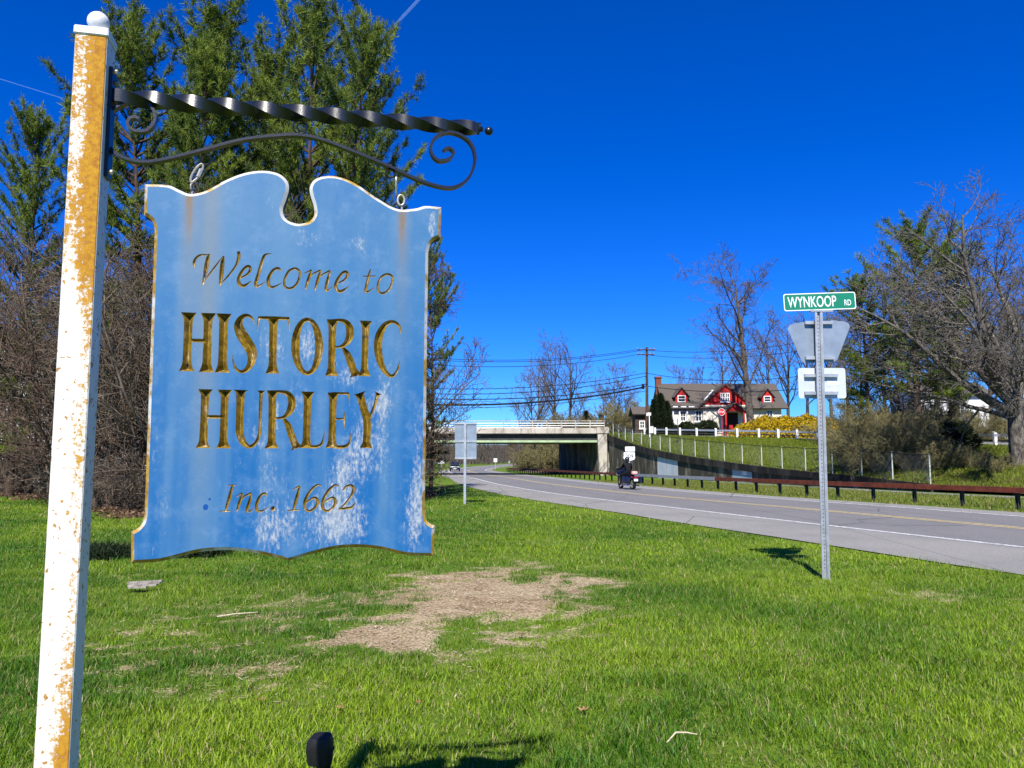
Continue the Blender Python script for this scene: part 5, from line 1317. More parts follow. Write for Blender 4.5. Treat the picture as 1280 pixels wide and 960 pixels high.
def window(parent, x0, x1, z0, z1, Y, mull=1, sill=True, fr=M_WHITEP):
    """frame ring proud of the wall at depth Y (wall faces -Y), pane and bars behind it"""
    m = MB(); w_ = min(.11, (x1-x0)*.16)
    m.box((x0,Y-.07,z0),(x0+w_,Y+.02,z1)); m.box((x1-w_,Y-.07,z0),(x1,Y+.02,z1)); m.box((x0+w_,Y-.068,z0),(x1-w_,Y+.02,z0+w_)); m.box((x0+w_,Y-.068,z1-w_),(x1-w_,Y+.02,z1))
    zm = (z0+z1)/2; m.box((x0+w_,Y-.055,zm-.03),(x1-w_,Y+.0,zm+.03))
    for k in range(1, mull+1):
        if mull: xm = x0+(x1-x0)*k/(mull+1); m.box((xm-.03,Y-.053,z0+w_),(xm+.03,Y,z1-w_))
    if sill: m.box((x0-.06,Y-.13,z0-.09),(x1+.06,Y+.02,z0-.002))
    o = m.build('window', fr, parent)
    MB().box((x0+w_*.5,Y-.035,z0+w_*.5),(x1-w_*.5,Y+.01,z1-w_*.5)).build('pane', M_GLASS, o); return o
def roof_plane(m, a, b, c, d, th=.16):
    """thick sloped quad a,b (eave) c,d (ridge)"""
    P = [Vector(p) for p in (a,b,c,d)]; n = (P[1]-P[0]).cross(P[3]-P[0]).normalized()
    if n.z < 0: n = -n
    return m.prism(P, n*th)

# ---------------- the red-gabled stone cottage
HY = 88.0
def hx(px, Y=HY): return (px-640)/FPX*Y
def hz(py, Y=HY): return at(900, py, Y).z
co = thing('stone_cottage', 'whitewashed stone cottage with red gable, dormers and brown shingle roof', 'house', (hx(905), 91, 3.9))
xl, xr, ze = hx(838), hx(977), hz(507.5); YR = 91.8; zrd = at(900, 481, YR).z
MB().box((xl,HY,3.2),(xr,95.6,ze)).build('wall', M_STONE, co)
m = MB(); m.prism([(xl+.02,HY+.01,ze),(xl+.02,95.59,ze),(xl+.02,YR,zrd-.1)], (.3,0,0)); m.prism([(xr-.32,HY+.01,ze),(xr-.32,95.59,ze),(xr-.32,YR,zrd-.1)], (.3,0,0)); m.build('gable_end', M_STONE, co)
rl, rr_ = hx(829), hx(984); m = MB()
slope = (zrd-ze)/(YR-HY); oh = .55
roof_plane(m, (rl,HY-oh,ze-oh*slope),(rr_,HY-oh,ze-oh*slope),(rr_,YR,zrd),(rl,YR,zrd)); roof_plane(m, (rl,95.6+oh,ze-oh*slope),(rr_,95.6+oh,ze-oh*slope),(rr_,YR,zrd+.01),(rl,YR,zrd+.01))
roof = m.build('roof', M_ROOF, co)
m = MB(); cx = hx(831.5); m.box((cx-.32,YR-.35,zrd-1.2),(cx+.32,YR+.35,at(900,473,YR).z)); m.box((cx-.4,YR-.43,at(900,473,YR).z-.001),(cx+.4,YR+.43,at(900,471,YR).z)); m.build('chimney', M_BRICK, roof)
# front cross gable
GYf = HY-.35; gl, gr_, gm = hx(879,GYf), hx(938,GYf), hx(907.5,GYf); zg = at(900, 506, GYf).z; za = at(900, 481.5, GYf).z
MB().box((gl,GYf,3.2),(gr_,HY+.05,zg)).build('gable_wall', M_STONE, co)
MB().prism([(gl,GYf-.02,zg+.003),(gr_,GYf-.02,zg+.003),(gm,GYf-.02,za)], (0,4.0,0)).build('gable_infill', M_REDP, co)
m = MB(); ohx, ohy = .40, .12; sl_ = (za-zg)/(gm-gl); sr_ = (za-zg)/(gr_-gm)
roof_plane(m, (gl-ohx,GYf-ohy,zg-ohx*sl_),(gl-ohx,YR,zg-ohx*sl_),(gm,YR,za+.02),(gm,GYf-ohy,za+.02)); roof_plane(m, (gr_+ohx,GYf-ohy,zg-ohx*sr_),(gr_+ohx,YR,zg-ohx*sr_),(gm,YR,za+.03),(gm,GYf-ohy,za+.03)); m.build('cross_roof', M_ROOF, co)
m = MB(); m.bar((gl-ohx,GYf-ohy-.03,zg-ohx*sl_+.0),(gm,GYf-ohy-.03,za+.03),.05,.15); m.bar((gr_+ohx,GYf-ohy-.03,zg-ohx*sr_),(gm,GYf-ohy-.03,za+.03),.05,.15); m.build('bargeboard', simple('dark_red_trim', (.10,.016,.012), .7), co)
m = MB(); m.bar((gl-ohx-.25,GYf-ohy+.15,zg-ohx*sl_-.1),(gm-.8,YR-1.8,za-.35),.2,.04); m.build('valley_flashing', M_WHITEP, co)
window(co, hx(901.2,GYf), hx(906.6,GYf), hz(502.5,), hz(491.5), GYf-.03); window(co, hx(907.2,GYf), hx(912.6,GYf), hz(502.5), hz(491.5), GYf-.03)
window(co, hx(869), hx(877.5), hz(527), hz(513), HY-.005, 1, True, M_WHITEP); window(co, hx(850), hx(857.5), hz(527), hz(514), HY-.005); window(co, hx(958), hx(966.5), hz(521), hz(512), HY-.005)
def dormer(px0, px1, pya, pyb, Yd):
    x0, x1, xm = hx(px0,Yd), hx(px1,Yd), hx((px0+px1)/2,Yd); z0, z1 = at(900,pyb,Yd).z, at(900,pya,Yd).z; zs = z0+(z1-z0)*.50
    d_ = MB(); d_.prism([(x0,Yd,z0-.6),(x1,Yd,z0-.6),(x1,Yd,zs),(xm,Yd,z1-.12),(x0,Yd,zs)], (0,2.6,0)); dm = d_.build('dormer', M_REDP, co)
    m = MB(); k = (z1-zs)/(xm-x0); e = .22
    roof_plane(m, (x0-e,Yd-.25,zs-e*k),(x0-e,Yd+2.8,zs-e*k),(xm,Yd+2.8,z1),(xm,Yd-.25,z1),.1); roof_plane(m, (x1+e,Yd-.25,zs-e*k),(x1+e,Yd+2.8,zs-e*k),(xm,Yd+2.8,z1+.01),(xm,Yd-.25,z1+.01),.1); m.build('dormer_roof', M_ROOF, dm)
    wx = (x1-x0)*.17; m = MB(); Yw = Yd; a0, a1, b0, b1 = x0+wx, x1-wx, z0+.08, zs-.02
    for bx in (((a0,Yw-.06,b0),(a0+.09,Yw,b1)),((a1-.09,Yw-.06,b0),(a1,Yw,b1)),((a0+.09,Yw-.058,b0),(a1-.09,Yw,b0+.09)),((a0+.09,Yw-.058,b1-.09),(a1-.09,Yw,b1)),((a0+.09,Yw-.05,(b0+b1)/2-.03),(a1-.09,Yw,(b0+b1)/2+.03))): m.box(*bx)
    m.build('window_frame', M_WHITEP, dm); MB().box((a0+.04,Yw-.03,b0+.04),(a1-.04,Yw+.02,b1-.04)).build('pane', M_GLASS, dm)
dormer(845, 860, 484.5, 503.5, 88.3); dormer(953, 967, 486, 503.5, 88.3)
# porch
PYf = 85.9; pm_, p0, p1 = hx(919,PYf), hx(906.5,PYf), hx(931.5,PYf); zpe = at(900,514,PYf).z; zpa = at(900,504.5,PYf).z; zpb = at(900,537.5,PYf).z
MB().prism([(p0,PYf,zpe),(p1,PYf,zpe),(pm_,PYf,zpa-.12)], (0,.12,0)).build('porch_pediment', M_REDP, co)
m = MB(); k = (zpa-zpe)/(pm_-p0); e = .3
roof_plane(m, (p0-e,PYf-.2,zpe-e*k),(p0-e,GYf+.02,zpe-e*k),(pm_,GYf+.02,zpa),(pm_,PYf-.2,zpa),.12); roof_plane(m, (p1+e,PYf-.2,zpe-e*k),(p1+e,GYf+.02,zpe-e*k),(pm_,GYf+.02,zpa+.01),(pm_,PYf-.2,zpa+.01),.12); m.build('porch_roof', M_ROOF, co)
for x in (p0+.1, p1-.1): MB().box((x-.09,PYf-.0,3.6),(x+.09,PYf+.18,zpe)).build('porch_post', M_REDP, co)
MB().box((p0+.3,GYf-.06,zpb-.2),(p1-.3,GYf+.02,zpe-.1)).build('porch_shade_panel', M_BLACK, co)  # black slab on the wall stands in for the shade of the porch opening
MB().box((pm_-.5,GYf-.1,zpb-.2),(pm_+.4,GYf-.04,zpe-.5)).build('door', simple('dark_red_door', (.03,.008,.007), .6), co)
MB().box((p0+.45,PYf+.02,zpb-.5),(p0+.85,PYf+.06,zpb+.55)).build('porch_panel', M_REDP, co)
# eave boards with signs on the left wing
MB().box((hx(838),HY-.45,hz(512.6)),(hx(868),HY-.02,hz(507.6))).build('awning_beam', M_BLACK, co)
for a, b in ((840.5,846.5),(850,857.5),(860,867)):
    MB().box((hx(a),HY-.50,hz(512)),(hx(b),HY-.452,hz(508))).build('eave_sign', M_WHITEP, co)
for px in (841, 849, 858.5): MB().box((hx(px)-.07,HY-.32,3.6),(hx(px)+.07,HY-.2,hz(512))).build('post', M_WHITEP, co)

# ---------------- other buildings glimpsed through the branches
def plain_house(name, label, x0, x1, y0, y1, zb, ze_, zrg, mat, wins, ridge='x'):
    h = thing(name, label, 'house', ((x0+x1)/2, (y0+y1)/2, zb)); MB().box((x0,y0,zb-.5),(x1,y1,ze_)).build('wall', mat, h)
    m = MB(); g = MB()
    if ridge == 'x':
        ym = (y0+y1)/2; roof_plane(m,(x0-.4,y0-.5,ze_-.2),(x1+.4,y0-.5,ze_-.2),(x1+.4,ym,zrg),(x0-.4,ym,zrg)); roof_plane(m,(x0-.4,y1+.5,ze_-.2),(x1+.4,y1+.5,ze_-.2),(x1+.4,ym,zrg+.01),(x0-.4,ym,zrg+.01))
        g.prism([(x0+.01,y0+.01,ze_),(x0+.01,y1-.01,ze_),(x0+.01,ym,zrg-.12)],(.2,0,0)); g.prism([(x1-.21,y0+.01,ze_),(x1-.21,y1-.01,ze_),(x1-.21,ym,zrg-.12)],(.2,0,0))
    else:
        xm = (x0+x1)/2; roof_plane(m,(x0-.5,y0-.4,ze_-.2),(x0-.5,y1+.4,ze_-.2),(xm,y1+.4,zrg),(xm,y0-.4,zrg)); roof_plane(m,(x1+.5,y0-.4,ze_-.2),(x1+.5,y1+.4,ze_-.2),(xm,y1+.4,zrg+.01),(xm,y0-.4,zrg+.01))
        g.prism([(x0+.01,y0+.01,ze_),(x1-.01,y0+.01,ze_),(xm,y0+.01,zrg-.12)],(0,.2,0))
    m.build('roof', M_ROOF, h); g.build('gable_end', mat, h)
    for (a,b,c,d) in wins: window(h, a, b, c, d, y0-.005)
    return h
Y=58; plain_house('white_house', 'tall white clapboard house hidden behind the thicket left of the post', -43, -34.5, Y, Y+9, zr(Y), 7.5, 11.2, M_SIDING, [(-41.5,-40.4,4.6,6.3),(-38,-36.9,4.6,6.3),(-41.5,-40.4,1.3,3.0),(-38,-36.9,1.3,3.0)], 'y')
Y=50; plain_house('white_garage', 'small white building glimpsed between rusty post and blue board', -27.6, -23.3, Y, Y+6, zr(Y), 2.6, 4.6, M_SIDING, [(-26.8,-25.9,.9,2.0)], 'x')
Y=92; xx = (1150-640)/FPX*Y; zz_ = 5.2; plain_house('white_house', 'white house with low roof behind the roadside wood', xx, xx+8.5, Y, Y+7, zz_, at(1180,492,Y).z, at(1180,476,Y).z, M_SIDING, [(xx+1.2,xx+2.4,6.6,8.0),(xx+4.8,xx+6,6.6,8.0)], 'x')
Y=96; xx = hx(797,Y); plain_house('small_shed', 'small brown-roofed shed behind the utility pole', xx-.3, xx+1.6, Y, Y+2.4, 4.7, at(800,517,Y).z, at(800,509,Y).z, simple('shed_brown_boards', (.06,.04,.03), .85), [(xx+.2,xx+.9,5.2,6.2)], 'x')
# yellow container in the thicket, green bins by the upper road
M_YELM = simple('yellow_machine_paint', (.62,.36,.02), .5, 0, .2, 2)
Y=46; p = at(8, 566, Y); yc = thing('yellow_container', 'yellow painted metal skip half hidden in the thicket', 'skip', (p.x, Y, zr(Y)))
m = MB(); m.add([(p.x-1.5,Y,p.z),(p.x+.6,Y,p.z),(p.x+.6,Y+1.5,p.z),(p.x-1.5,Y+1.5,p.z),(p.x-1.7,Y-.1,p.z+.75),(p.x+.75,Y-.1,p.z+.75),(p.x+.75,Y+1.6,p.z+.75),(p.x-1.7,Y+1.6,p.z+.75)], [(3,2,1,0),(4,5,6,7),(0,1,5,4),(1,2,6,5),(2,3,7,6),(3,0,4,7)]); m.build('body', M_YELM, yc)
for k in range(3): MB().box((p.x-1.3+k*.75,Y-.13,p.z+.05),(p.x-1.1+k*.75,Y-.02,p.z+.7)).build('rib', M_BLACK, yc)
for x in (p.x-1.3, p.x+.4): MB().box((x-.1,Y+.2,zr(Y)-.1),(x+.1,Y+1.3,p.z)).build('skid', M_BLACK, yc)
M_GREENB = simple('green_bin_paint', (.03,.20,.10), .5, 0, .2, 3)
for i, (px, lab) in enumerate(((1234,'green refuse bin left of its twin beside the upper road'), (1251,'green refuse bin nearer the spreading tree trunk'))):
    Y=58; X = (px-640)/FPX*Y; z = at(px, 551.5, Y).z; b = thing('refuse_bin', lab, 'bin', (X,Y,z), 0, 'green refuse bins')
    z = min(z, ground_R(X,Y)+.1); m = MB(); m.add([(X-.5,Y-.4,z-.1),(X+.4,Y-.4,z-.1),(X+.4,Y+.4,z-.1),(X-.5,Y+.4,z-.1),(X-.58,Y-.5,z+.75),(X+.48,Y-.5,z+.75),(X+.48,Y+.5,z+.95),(X-.58,Y+.5,z+.95)], [(3,2,1,0),(4,5,6,7),(0,1,5,4),(1,2,6,5),(2,3,7,6),(3,0,4,7)]); m.build('body', M_GREENB, b)
    MB().obox((X-.05,Y,z+.9),(.56,0,0),(0,.54,.1),(0,0,.04)).build('lid', M_BLACK, b)

# ================================================================== UTILITY POLE AND LINES
PY_ = 86.0; pb = Vector((hx(808.5,PY_), PY_, at(808,538,PY_).z)); pt = at(808.5,434,PY_)
up_ = thing('utility_pole', 'brown wooden utility pole with two crossarms beside the cottage', 'utility pole', tuple(pb))
MB().tube([pb-Vector((0,0,.6)), pt], [.19,.13], 10).build('pole', M_WOODPOLE, up_, True)
for py, hw_ in ((437.5,1.02), (443.5,.95)):
    z = at(808,py,PY_).z; ca = MB().box((pb.x-hw_,PY_-.22,z-.06),(pb.x+hw_,PY_-.10,z+.06)).build('crossarm', M_WOODPOLE, up_)
    for k in (-1,-.55,.55,1): MB().lathe([(.03,z+.06),(.05,z+.1),(.03,z+.14),(.05,z+.18),(.02,z+.22)],(pb.x+hw_*.93*k,PY_-.16,0),8).build('insulator', M_GALV, ca)
m = MB(); z = at(808,483,PY_).z; m.lathe([(.12,z-.3),(.16,z-.24),(.16,z+.2),(.10,z+.28)],(pb.x-.38,PY_-.1,0),10); m.bar((pb.x-.3,PY_-.1,z),(pb.x,PY_-.1,z),.06,.06); m.build('splice_case', M_BLACK, up_)
for z, nm in ((pb.z+1.6,'pole_tag'),): MB().box((pb.x-.07,PY_-.205,z),(pb.x+.07,PY_-.19,z+.35)).build('pole_tag', M_WHITEP, up_)
M_WIRE = simple('black_cable', (.012,.012,.013), .6, 0, .1, 2)
def wire(label, a, b, sag, r, group='overhead lines from the utility pole'):
    a, b = Vector(a), Vector(b); o = thing('overhead_line', label, 'cable', tuple(a), 0, group); pts = []
    for k in range(25):
        t_ = k/24; p = a.lerp(b, t_); p.z -= sag*4*t_*(1-t_); pts.append(p)
    MB().tube(pts, r*1.6, 5).build('cable', M_WIRE, o); return o
LY = 62.0
for i, (py0, dx, px1, py1, sag, r, lab) in enumerate([
    (437,-.9,430,438,1.0,.016,'thin overhead line from the upper crossarm left end'), (437,.0,430,441,1.05,.016,'thin overhead line from the middle of the upper crossarm'), (443,-.9,430,446,1.1,.016,'thin overhead line from the lower crossarm'),
    (466,0,430,480,1.0,.020,'overhead line midway up the pole toward the pines'), (470,0,430,486,1.1,.022,'second overhead line midway up the pole toward the pines'), (480,0,430,492,1.0,.028,'overhead telephone cable above the heavy bundle'),
    (484,-.3,430,500,1.05,.055,'heaviest black cable bundle sagging above the overpass'), (489,-.2,430,506,.9,.018,'lowest thin cable sagging just under the heavy bundle')]):
    a = at(808.5, py0, PY_); a.x += dx; a.y -= .16; wire(lab, a, at(px1, py1, LY), sag, r)
for i, (py0, px1, py1, sag, r, lab) in enumerate([(438,1180,380,1.6,.016,'overhead line running right from the pole top over the cottage'), (444,1180,395,1.6,.016,'overhead line running right from the lower crossarm over the cottage'), (467,1180,430,1.8,.02,'overhead cable crossing in front of the tall bare tree'), (483,1180,455,1.4,.024,'telephone cable passing in front of the cottage roof')]):
    wire(lab, at(808.5,py0,PY_)+Vector((.1,-.16,0)), at(px1, py1, 66), sag, r)

# ================================================================== SIGNS
def text_mesh(txt, x0, x1, z0, z1, thick_=.004, bold=.0):
    """default-font lettering fitted to a box in the local XZ plane, facing -Y"""
    cu = bpy.data.curves.new('text', 'FONT'); cu.body = txt; cu.extrude = .02; cu.offset = bold; cu.resolution_u = 4
    o = bpy.data.objects.new('text', cu); col.objects.link(o); bpy.context.view_layer.update()
    dg = bpy.context.evaluated_depsgraph_get(); me = bpy.data.meshes.new_from_object(o.evaluated_get(dg)); bpy.data.objects.remove(o); bpy.data.curves.remove(cu)
    co_ = np.zeros(len(me.vertices)*3, np.float32); me.vertices.foreach_get('co', co_); co_ = co_.reshape(-1,3); mn, mx = co_.min(0), co_.max(0)
    u = (co_-mn)/(mx-mn); V = np.stack([x0+u[:,0]*(x1-x0), -u[:,2]*thick_, z0+u[:,1]*(z1-z0)],1).astype(np.float32); me.vertices.foreach_set('co', V.ravel()); me.update(); me.materials.clear(); return me
def rrect(x0, x1, z0, z1, r, n=5):
    P = []
    for cx, cz, a0 in ((x1-r,z1-r,0),(x0+r,z1-r,90),(x0+r,z0+r,180),(x1-r,z0+r,270)):
        for k in range(n+1): a = R(a0+90*k/n); P.append((cx+r*math.cos(a), cz+r*math.sin(a)))
    return P
def plate(poly, y0, th): m = MB(); m.prism([(x,y0,z) for x,z in poly], (0,th,0)); return m
def frame_ring(P, Q, y, th):
    n = len(P); m = MB(); m.add([(x,y,z) for x,z in P]+[(x,y,z) for x,z in Q]+[(x,y+th,z) for x,z in P]+[(x,y+th,z) for x,z in Q],
        [f for i in range(n) for j in [(i+1)%n] for f in ((i,j,n+j,n+i),(2*n+i,3*n+i,3*n+j,2*n+j),(i,2*n+i,2*n+j,j),(n+i,n+j,3*n+j,3*n+i))]); return m
t = NT('sign_green'); P = t.pos(); t.base(t.mix(t.noise(P,3,4),(.004,.155,.085),(.008,.20,.11)), .4, 0, .5); M_SGREEN = t.m
M_SWHITE = simple('sign_white_sheeting', (.80,.82,.82), .45, 0, .06, 3); M_SRED = simple('sign_red', (.50,.012,.015), .45, 0, .1, 3)
# ---- green street-name sign on a U-channel post
B = hit(1032, 724.5); YS = B.y
ss_ = thing('street_sign', 'green WYNKOOP RD street sign on galvanised channel post with two sign backs', 'street sign', (B.x, YS, 0))
topz = at(1023, 390, YS).z; lean = Vector((at(1022.5,392,YS).x-B.x, 0, 0)); hw_ = .052
def pp(z, dx=0, dy=0): return Vector((B.x+dx, YS+dy, z)) + lean*(z/topz)
m = MB()
for a, b in ((-hw_,-hw_+.022),(hw_-.022,hw_)): m.bar(pp(-.3,(a+b)/2,-.018), pp(topz,(a+b)/2,-.018), .022, .012, (0,1,0))
for sx in (-1,1): m.bar(pp(-.3,sx*.024,-.002), pp(topz,sx*.024,-.002), .012, .034, (0,1,0))
m.bar(pp(-.3,0,.018), pp(topz,0,.018), .048, .010, (0,1,0)); m.build('channel_post', M_GALV, ss_)
m = MB(); z = .15
while z < topz-.05: c = pp(z,0,.0125); m.lathe([(.0075,-.001),(.0075,.0006)], c, 8, 'y'); z += .0508
tag(m.build('bolt_hole_row', M_BLACK, ss_), kind='stuff')
def on(px, py, y): p = at(px, py, YS+y); return (p.x, p.z)
YP = .075
trap = [on(x,y,YP) for x,y in [(984.5,411),(987,406.5),(992,404.5),(1010,401.5),(1040,400),(1056,402),(1061,404.5),(1062.5,408.5),(1047,449),(1043.5,452),(1005.5,454),(1002,451.5)]]
m = plate(trap, YS+YP, .004); m.build('route_marker_back', M_ALU, ss_)
x0, z0 = on(998.5,498,YP); x1, z1 = on(1056.5,460,YP); plate(rrect(x0,x1,z0,z1,.035), YS+YP, .004).build('sign_back', simple('bare_aluminium_pale', (.52,.56,.59), .45, .2, .08, 6), ss_)
x0, z0 = on(1034,481,YP); x1, z1 = on(1048,476,YP); plate([(x0,z0),(x1,z0),(x1,z1),(x0,z1)], YS+YP-.002, .002).build('inventory_sticker', M_SWHITE, ss_)
for (pa, pb_, py) in ((1006,1040.5,403.5),(1007,1042.5,447.5),(1005.5,1047,469.5),(1006,1047,491.5)):
    (xa, za_), (xb, zb2) = on(pa, py, .05), on(pb_, py-1, .05); MB().box((xa,YS+.027,za_-.022),(xb,YS+YP-.001,za_+.022)).build('backing_bar', M_GALV, ss_)
# the name plate, slightly tilted
npl = bpy.data.objects.new('name_plate', None); 
c = at(1023.3, 377.5, YS+.01); wdt, hgt = .98/2, .118
def npt(u, v): an = R(2.0); return (c.x+u*math.cos(an)-v*math.sin(an), c.z+u*math.sin(an)+v*math.cos(an))
outer = [npt(u,v) for u,v in rrect(-wdt,wdt,-hgt,hgt,.03)]; inn = [npt(u,v) for u,v in rrect(-wdt+.011,wdt-.011,-hgt+.011,hgt-.011,.024)]
pz = plate(outer, YS-.024, .005).build('name_plate', M_SGREEN, ss_)
frame_ring(outer, inn, YS-.0262, .0022).build('plate_border', M_SWHITE, pz)
for txt, a, b, v0, v1, bo in (('WYNKOOP', -.435, .225, -.075, .075, .004), ('RD', .335, .425, -.066, .012, .0)):
    me = text_mesh(txt, a, b, v0, v1, .002, bo); V = np.zeros(len(me.vertices)*3, np.float32); me.vertices.foreach_get('co', V); V = V.reshape(-1,3)
    an = R(2.0); W_ = np.stack([c.x+V[:,0]*math.cos(an)-V[:,2]*math.sin(an)-B.x, V[:,1]-.0245, c.z+V[:,0]*math.sin(an)+V[:,2]*math.cos(an)],1).astype(np.float32); me.vertices.foreach_set('co', W_.ravel()); me.update()
    o = new_obj('lettering', me, M_SWHITE, pz); o['label'] = 'white lettering ' + txt
MB().box((c.x-.13,YS-.03,c.z-hgt-.022),(c.x+.17,YS+.02,c.z-hgt+.004)).build('plate_bracket', M_GALV, ss_)

# ---- two stacked sign backs by the lawn's end
B2_ = hit(581, 630); Y2 = B2_.y
s2 = thing('road_sign', 'two stacked grey sign backs on a slim post at the lawn edge', 'road sign', (B2_.x, Y2, B2_.z))
def on2(px, py): p = at(px, py, Y2); return (p.x, p.z)
MB().bar((B2_.x,Y2-.03,B2_.z-.3),(on2(581.5,528)[0],Y2-.03,on2(582,529)[1]),.085,.05,(0,1,0)).build('post', M_GALV, s2)
for a, b in (((568.3,552.5),(595.7,528.3)),((568.8,573.5),(595.7,553.3))):
    (x0,z0),(x1,z1) = on2(*a), on2(*b); MB().box((x0,Y2+.03,z0),(x1,Y2+.04,z1)).build('sign_back', M_ALU, s2)
for py in (529.3, 551.7, 572.8):
    (x0,z0),(x1,_) = on2(568.6,py), on2(595.4,py); MB().box((x0,Y2-.002,z0-.03),(x1,Y2+.029,z0+.03)).build('backing_bar', M_GALV, s2)

# ---- US 209 marker beyond the guardrail
Y9 = 49.5; c9 = at(786.6, 570, Y9)
s9 = thing('route_sign', 'white 209 highway shield with direction plate above the motorcyclist', 'road sign', (c9.x, Y9, zr(Y9)))
MB().box((c9.x-.04,Y9+.02,zr(Y9)-.3),(c9.x+.04,Y9+.06,at(787,559,Y9).z)).build('post', M_GALV, s9)
(x0,z0),(x1,z1) = [(lambda p: (p.x,p.z))(at(px,py,Y9)) for px,py in ((781.5,564.3),(793.5,558.3))]; pl9 = plate(rrect(x0,x1,z0,z1,.03),Y9,.006).build('direction_plate', M_SWHITE, s9)
def text_on(txt, x0, x1, z0, z1, Y, mat, parent, bold=0):
    me = text_mesh(txt, x0, x1, z0, z1, .003, bold); w0 = wloc(parent); V = np.zeros(len(me.vertices)*3, np.float32); me.vertices.foreach_get('co', V); V = V.reshape(-1,3); V[:,1] += Y; V -= np.array(w0, np.float32)
    me.vertices.foreach_set('co', V.ravel()); me.update(); o = new_obj('lettering', me, mat, parent); o['label'] = 'lettering ' + txt; return o
text_on('SOUTH', x0+.08, x1-.08, z0+.08, z1-.08, Y9-.001, M_BLACK, pl9, .01)
w9 = .36; zt, zb9 = at(787,565.3,Y9).z, at(787,576,Y9).z; h9 = zt-zb9
sh = [(-.32,0),(-.2,-.02),(0,.0),(.2,-.02),(.32,0),(.345,-.1),(.33,-.2),(.355,-.34),(.33,-.44),(.25,-.505),(.12,-.53),(0,-.56),(-.12,-.53),(-.25,-.505),(-.33,-.44),(-.355,-.34),(-.33,-.2),(-.345,-.1)]
shp = [(c9.x+x*1.05, zt+z*h9/.56) for x, z in sh]
sq = plate(rrect(c9.x-.385,c9.x+.385,zb9-.02,zt+.02,.05), Y9+.004, .004).build('shield_backing', M_BLACK, s9); shd = plate(shp, Y9-.004, .006).build('shield', M_SWHITE, s9)
text_on('209', c9.x-.25, c9.x+.25, zb9+h9*.30, zb9+h9*.76, Y9-.005, M_BLACK, shd, .012)

# ---- small signs by the upper road
def disc(n, r, rot=0): return [(r*math.cos(2*math.pi*k/n+rot), r*math.sin(2*math.pi*k/n+rot)) for k in range(n)]
YQ = 82.0; p = at(902, 515, YQ); st9 = thing('stop_sign', 'red octagonal STOP sign in front of the cottage porch', 'stop sign', (p.x, YQ, at(902,538,YQ).z))
MB().box((p.x-.04,YQ+.01,at(902,541,YQ).z-.5),(p.x+.04,YQ+.06,p.z)).build('post', M_SRED, st9)
plate([(p.x+a, p.z+b) for a,b in disc(8,.40,R(22.5))], YQ, .008).build('sign_border', M_SWHITE, st9); fc = plate([(p.x+a, p.z+b) for a,b in disc(8,.36,R(22.5))], YQ-.004, .004).build('sign_face', M_SRED, st9)
text_on('STOP', p.x-.25, p.x+.25, p.z-.11, p.z+.11, YQ-.0045, M_SWHITE, fc, .012)
YQ = 74.0; p = at(847, 527, YQ); dm_ = thing('diamond_sign', 'pale diamond sign back on short post beside white rail', 'road sign', (p.x, YQ, at(847,543,YQ).z))
MB().box((p.x-.04,YQ-.05,at(847,548,YQ).z-.4),(p.x+.04,YQ-.005,p.z+.3)).build('post', M_DKSTEEL, dm_); plate([(p.x+a, p.z+b) for a,b in disc(4,.40,0)], YQ, .006).build('sign_back', M_SWHITE, dm_)
YQ = 82.0; p = at(811.6, 517.5, YQ); bs = thing('small_sign', 'small white plate on thin white post beside the utility pole', 'road sign', (p.x, YQ, at(811,539,YQ).z))
MB().box((p.x-.04,YQ+.01,at(811,541,YQ).z-.5),(p.x+.04,YQ+.05,p.z)).build('post', M_SWHITE, bs); MB().box((p.x-.18,YQ-.005,p.z-.15),(p.x+.18,YQ+.009,p.z+.15)).build('plate', M_SWHITE, bs)
p = at(814.5, 535.5, YQ); MB2 = MB(); MB2.box((p.x-.17,YQ-.1,p.z-.5),(p.x+.17,YQ+.1,p.z+.18)); MB2.box((p.x-.2,YQ-.13,p.z+.18),(p.x+.2,YQ+.13,p.z+.22))
tag(MB2.build('meter_box', M_SWHITE, None), 'short white utility box at the foot of the pole', 'utility box')
# far signs past the overpass
for (px, py, w_, h_, Y, mat, lab) in ((551.5,577.3,1.1,.55,118,M_SWHITE,'wide white sign left of the oncoming car'), (541.5,577,.65,.6,112,M_SGREEN,'small green sign beside the wide white sign'), (535.8,560.5,.5,.9,100,M_SWHITE,'tall white sign tucked beside the board edge'),
        (619.3,575.3,.75,.8,170,M_SWHITE,'white square sign on the inside of the bend'), (636.8,577,.4,.55,190,M_SWHITE,'tiny white marker further round the bend'), (535.5,570,.5,.5,101,M_SWHITE,'small white plate under the tall white sign')):
    p = at(px, py, Y); o = thing('far_sign', lab, 'road sign', (p.x, Y, zr(Y)), 0, 'small signs beyond the overpass'); MB().box((p.x-.05,Y+.01,zr(Y)-.3),(p.x+.05,Y+.07,p.z)).build('post', M_GALV, o); MB().box((p.x-w_/2,Y-.01,p.z-h_/2),(p.x+w_/2,Y+.009,p.z+h_/2)).build('plate', mat, o)

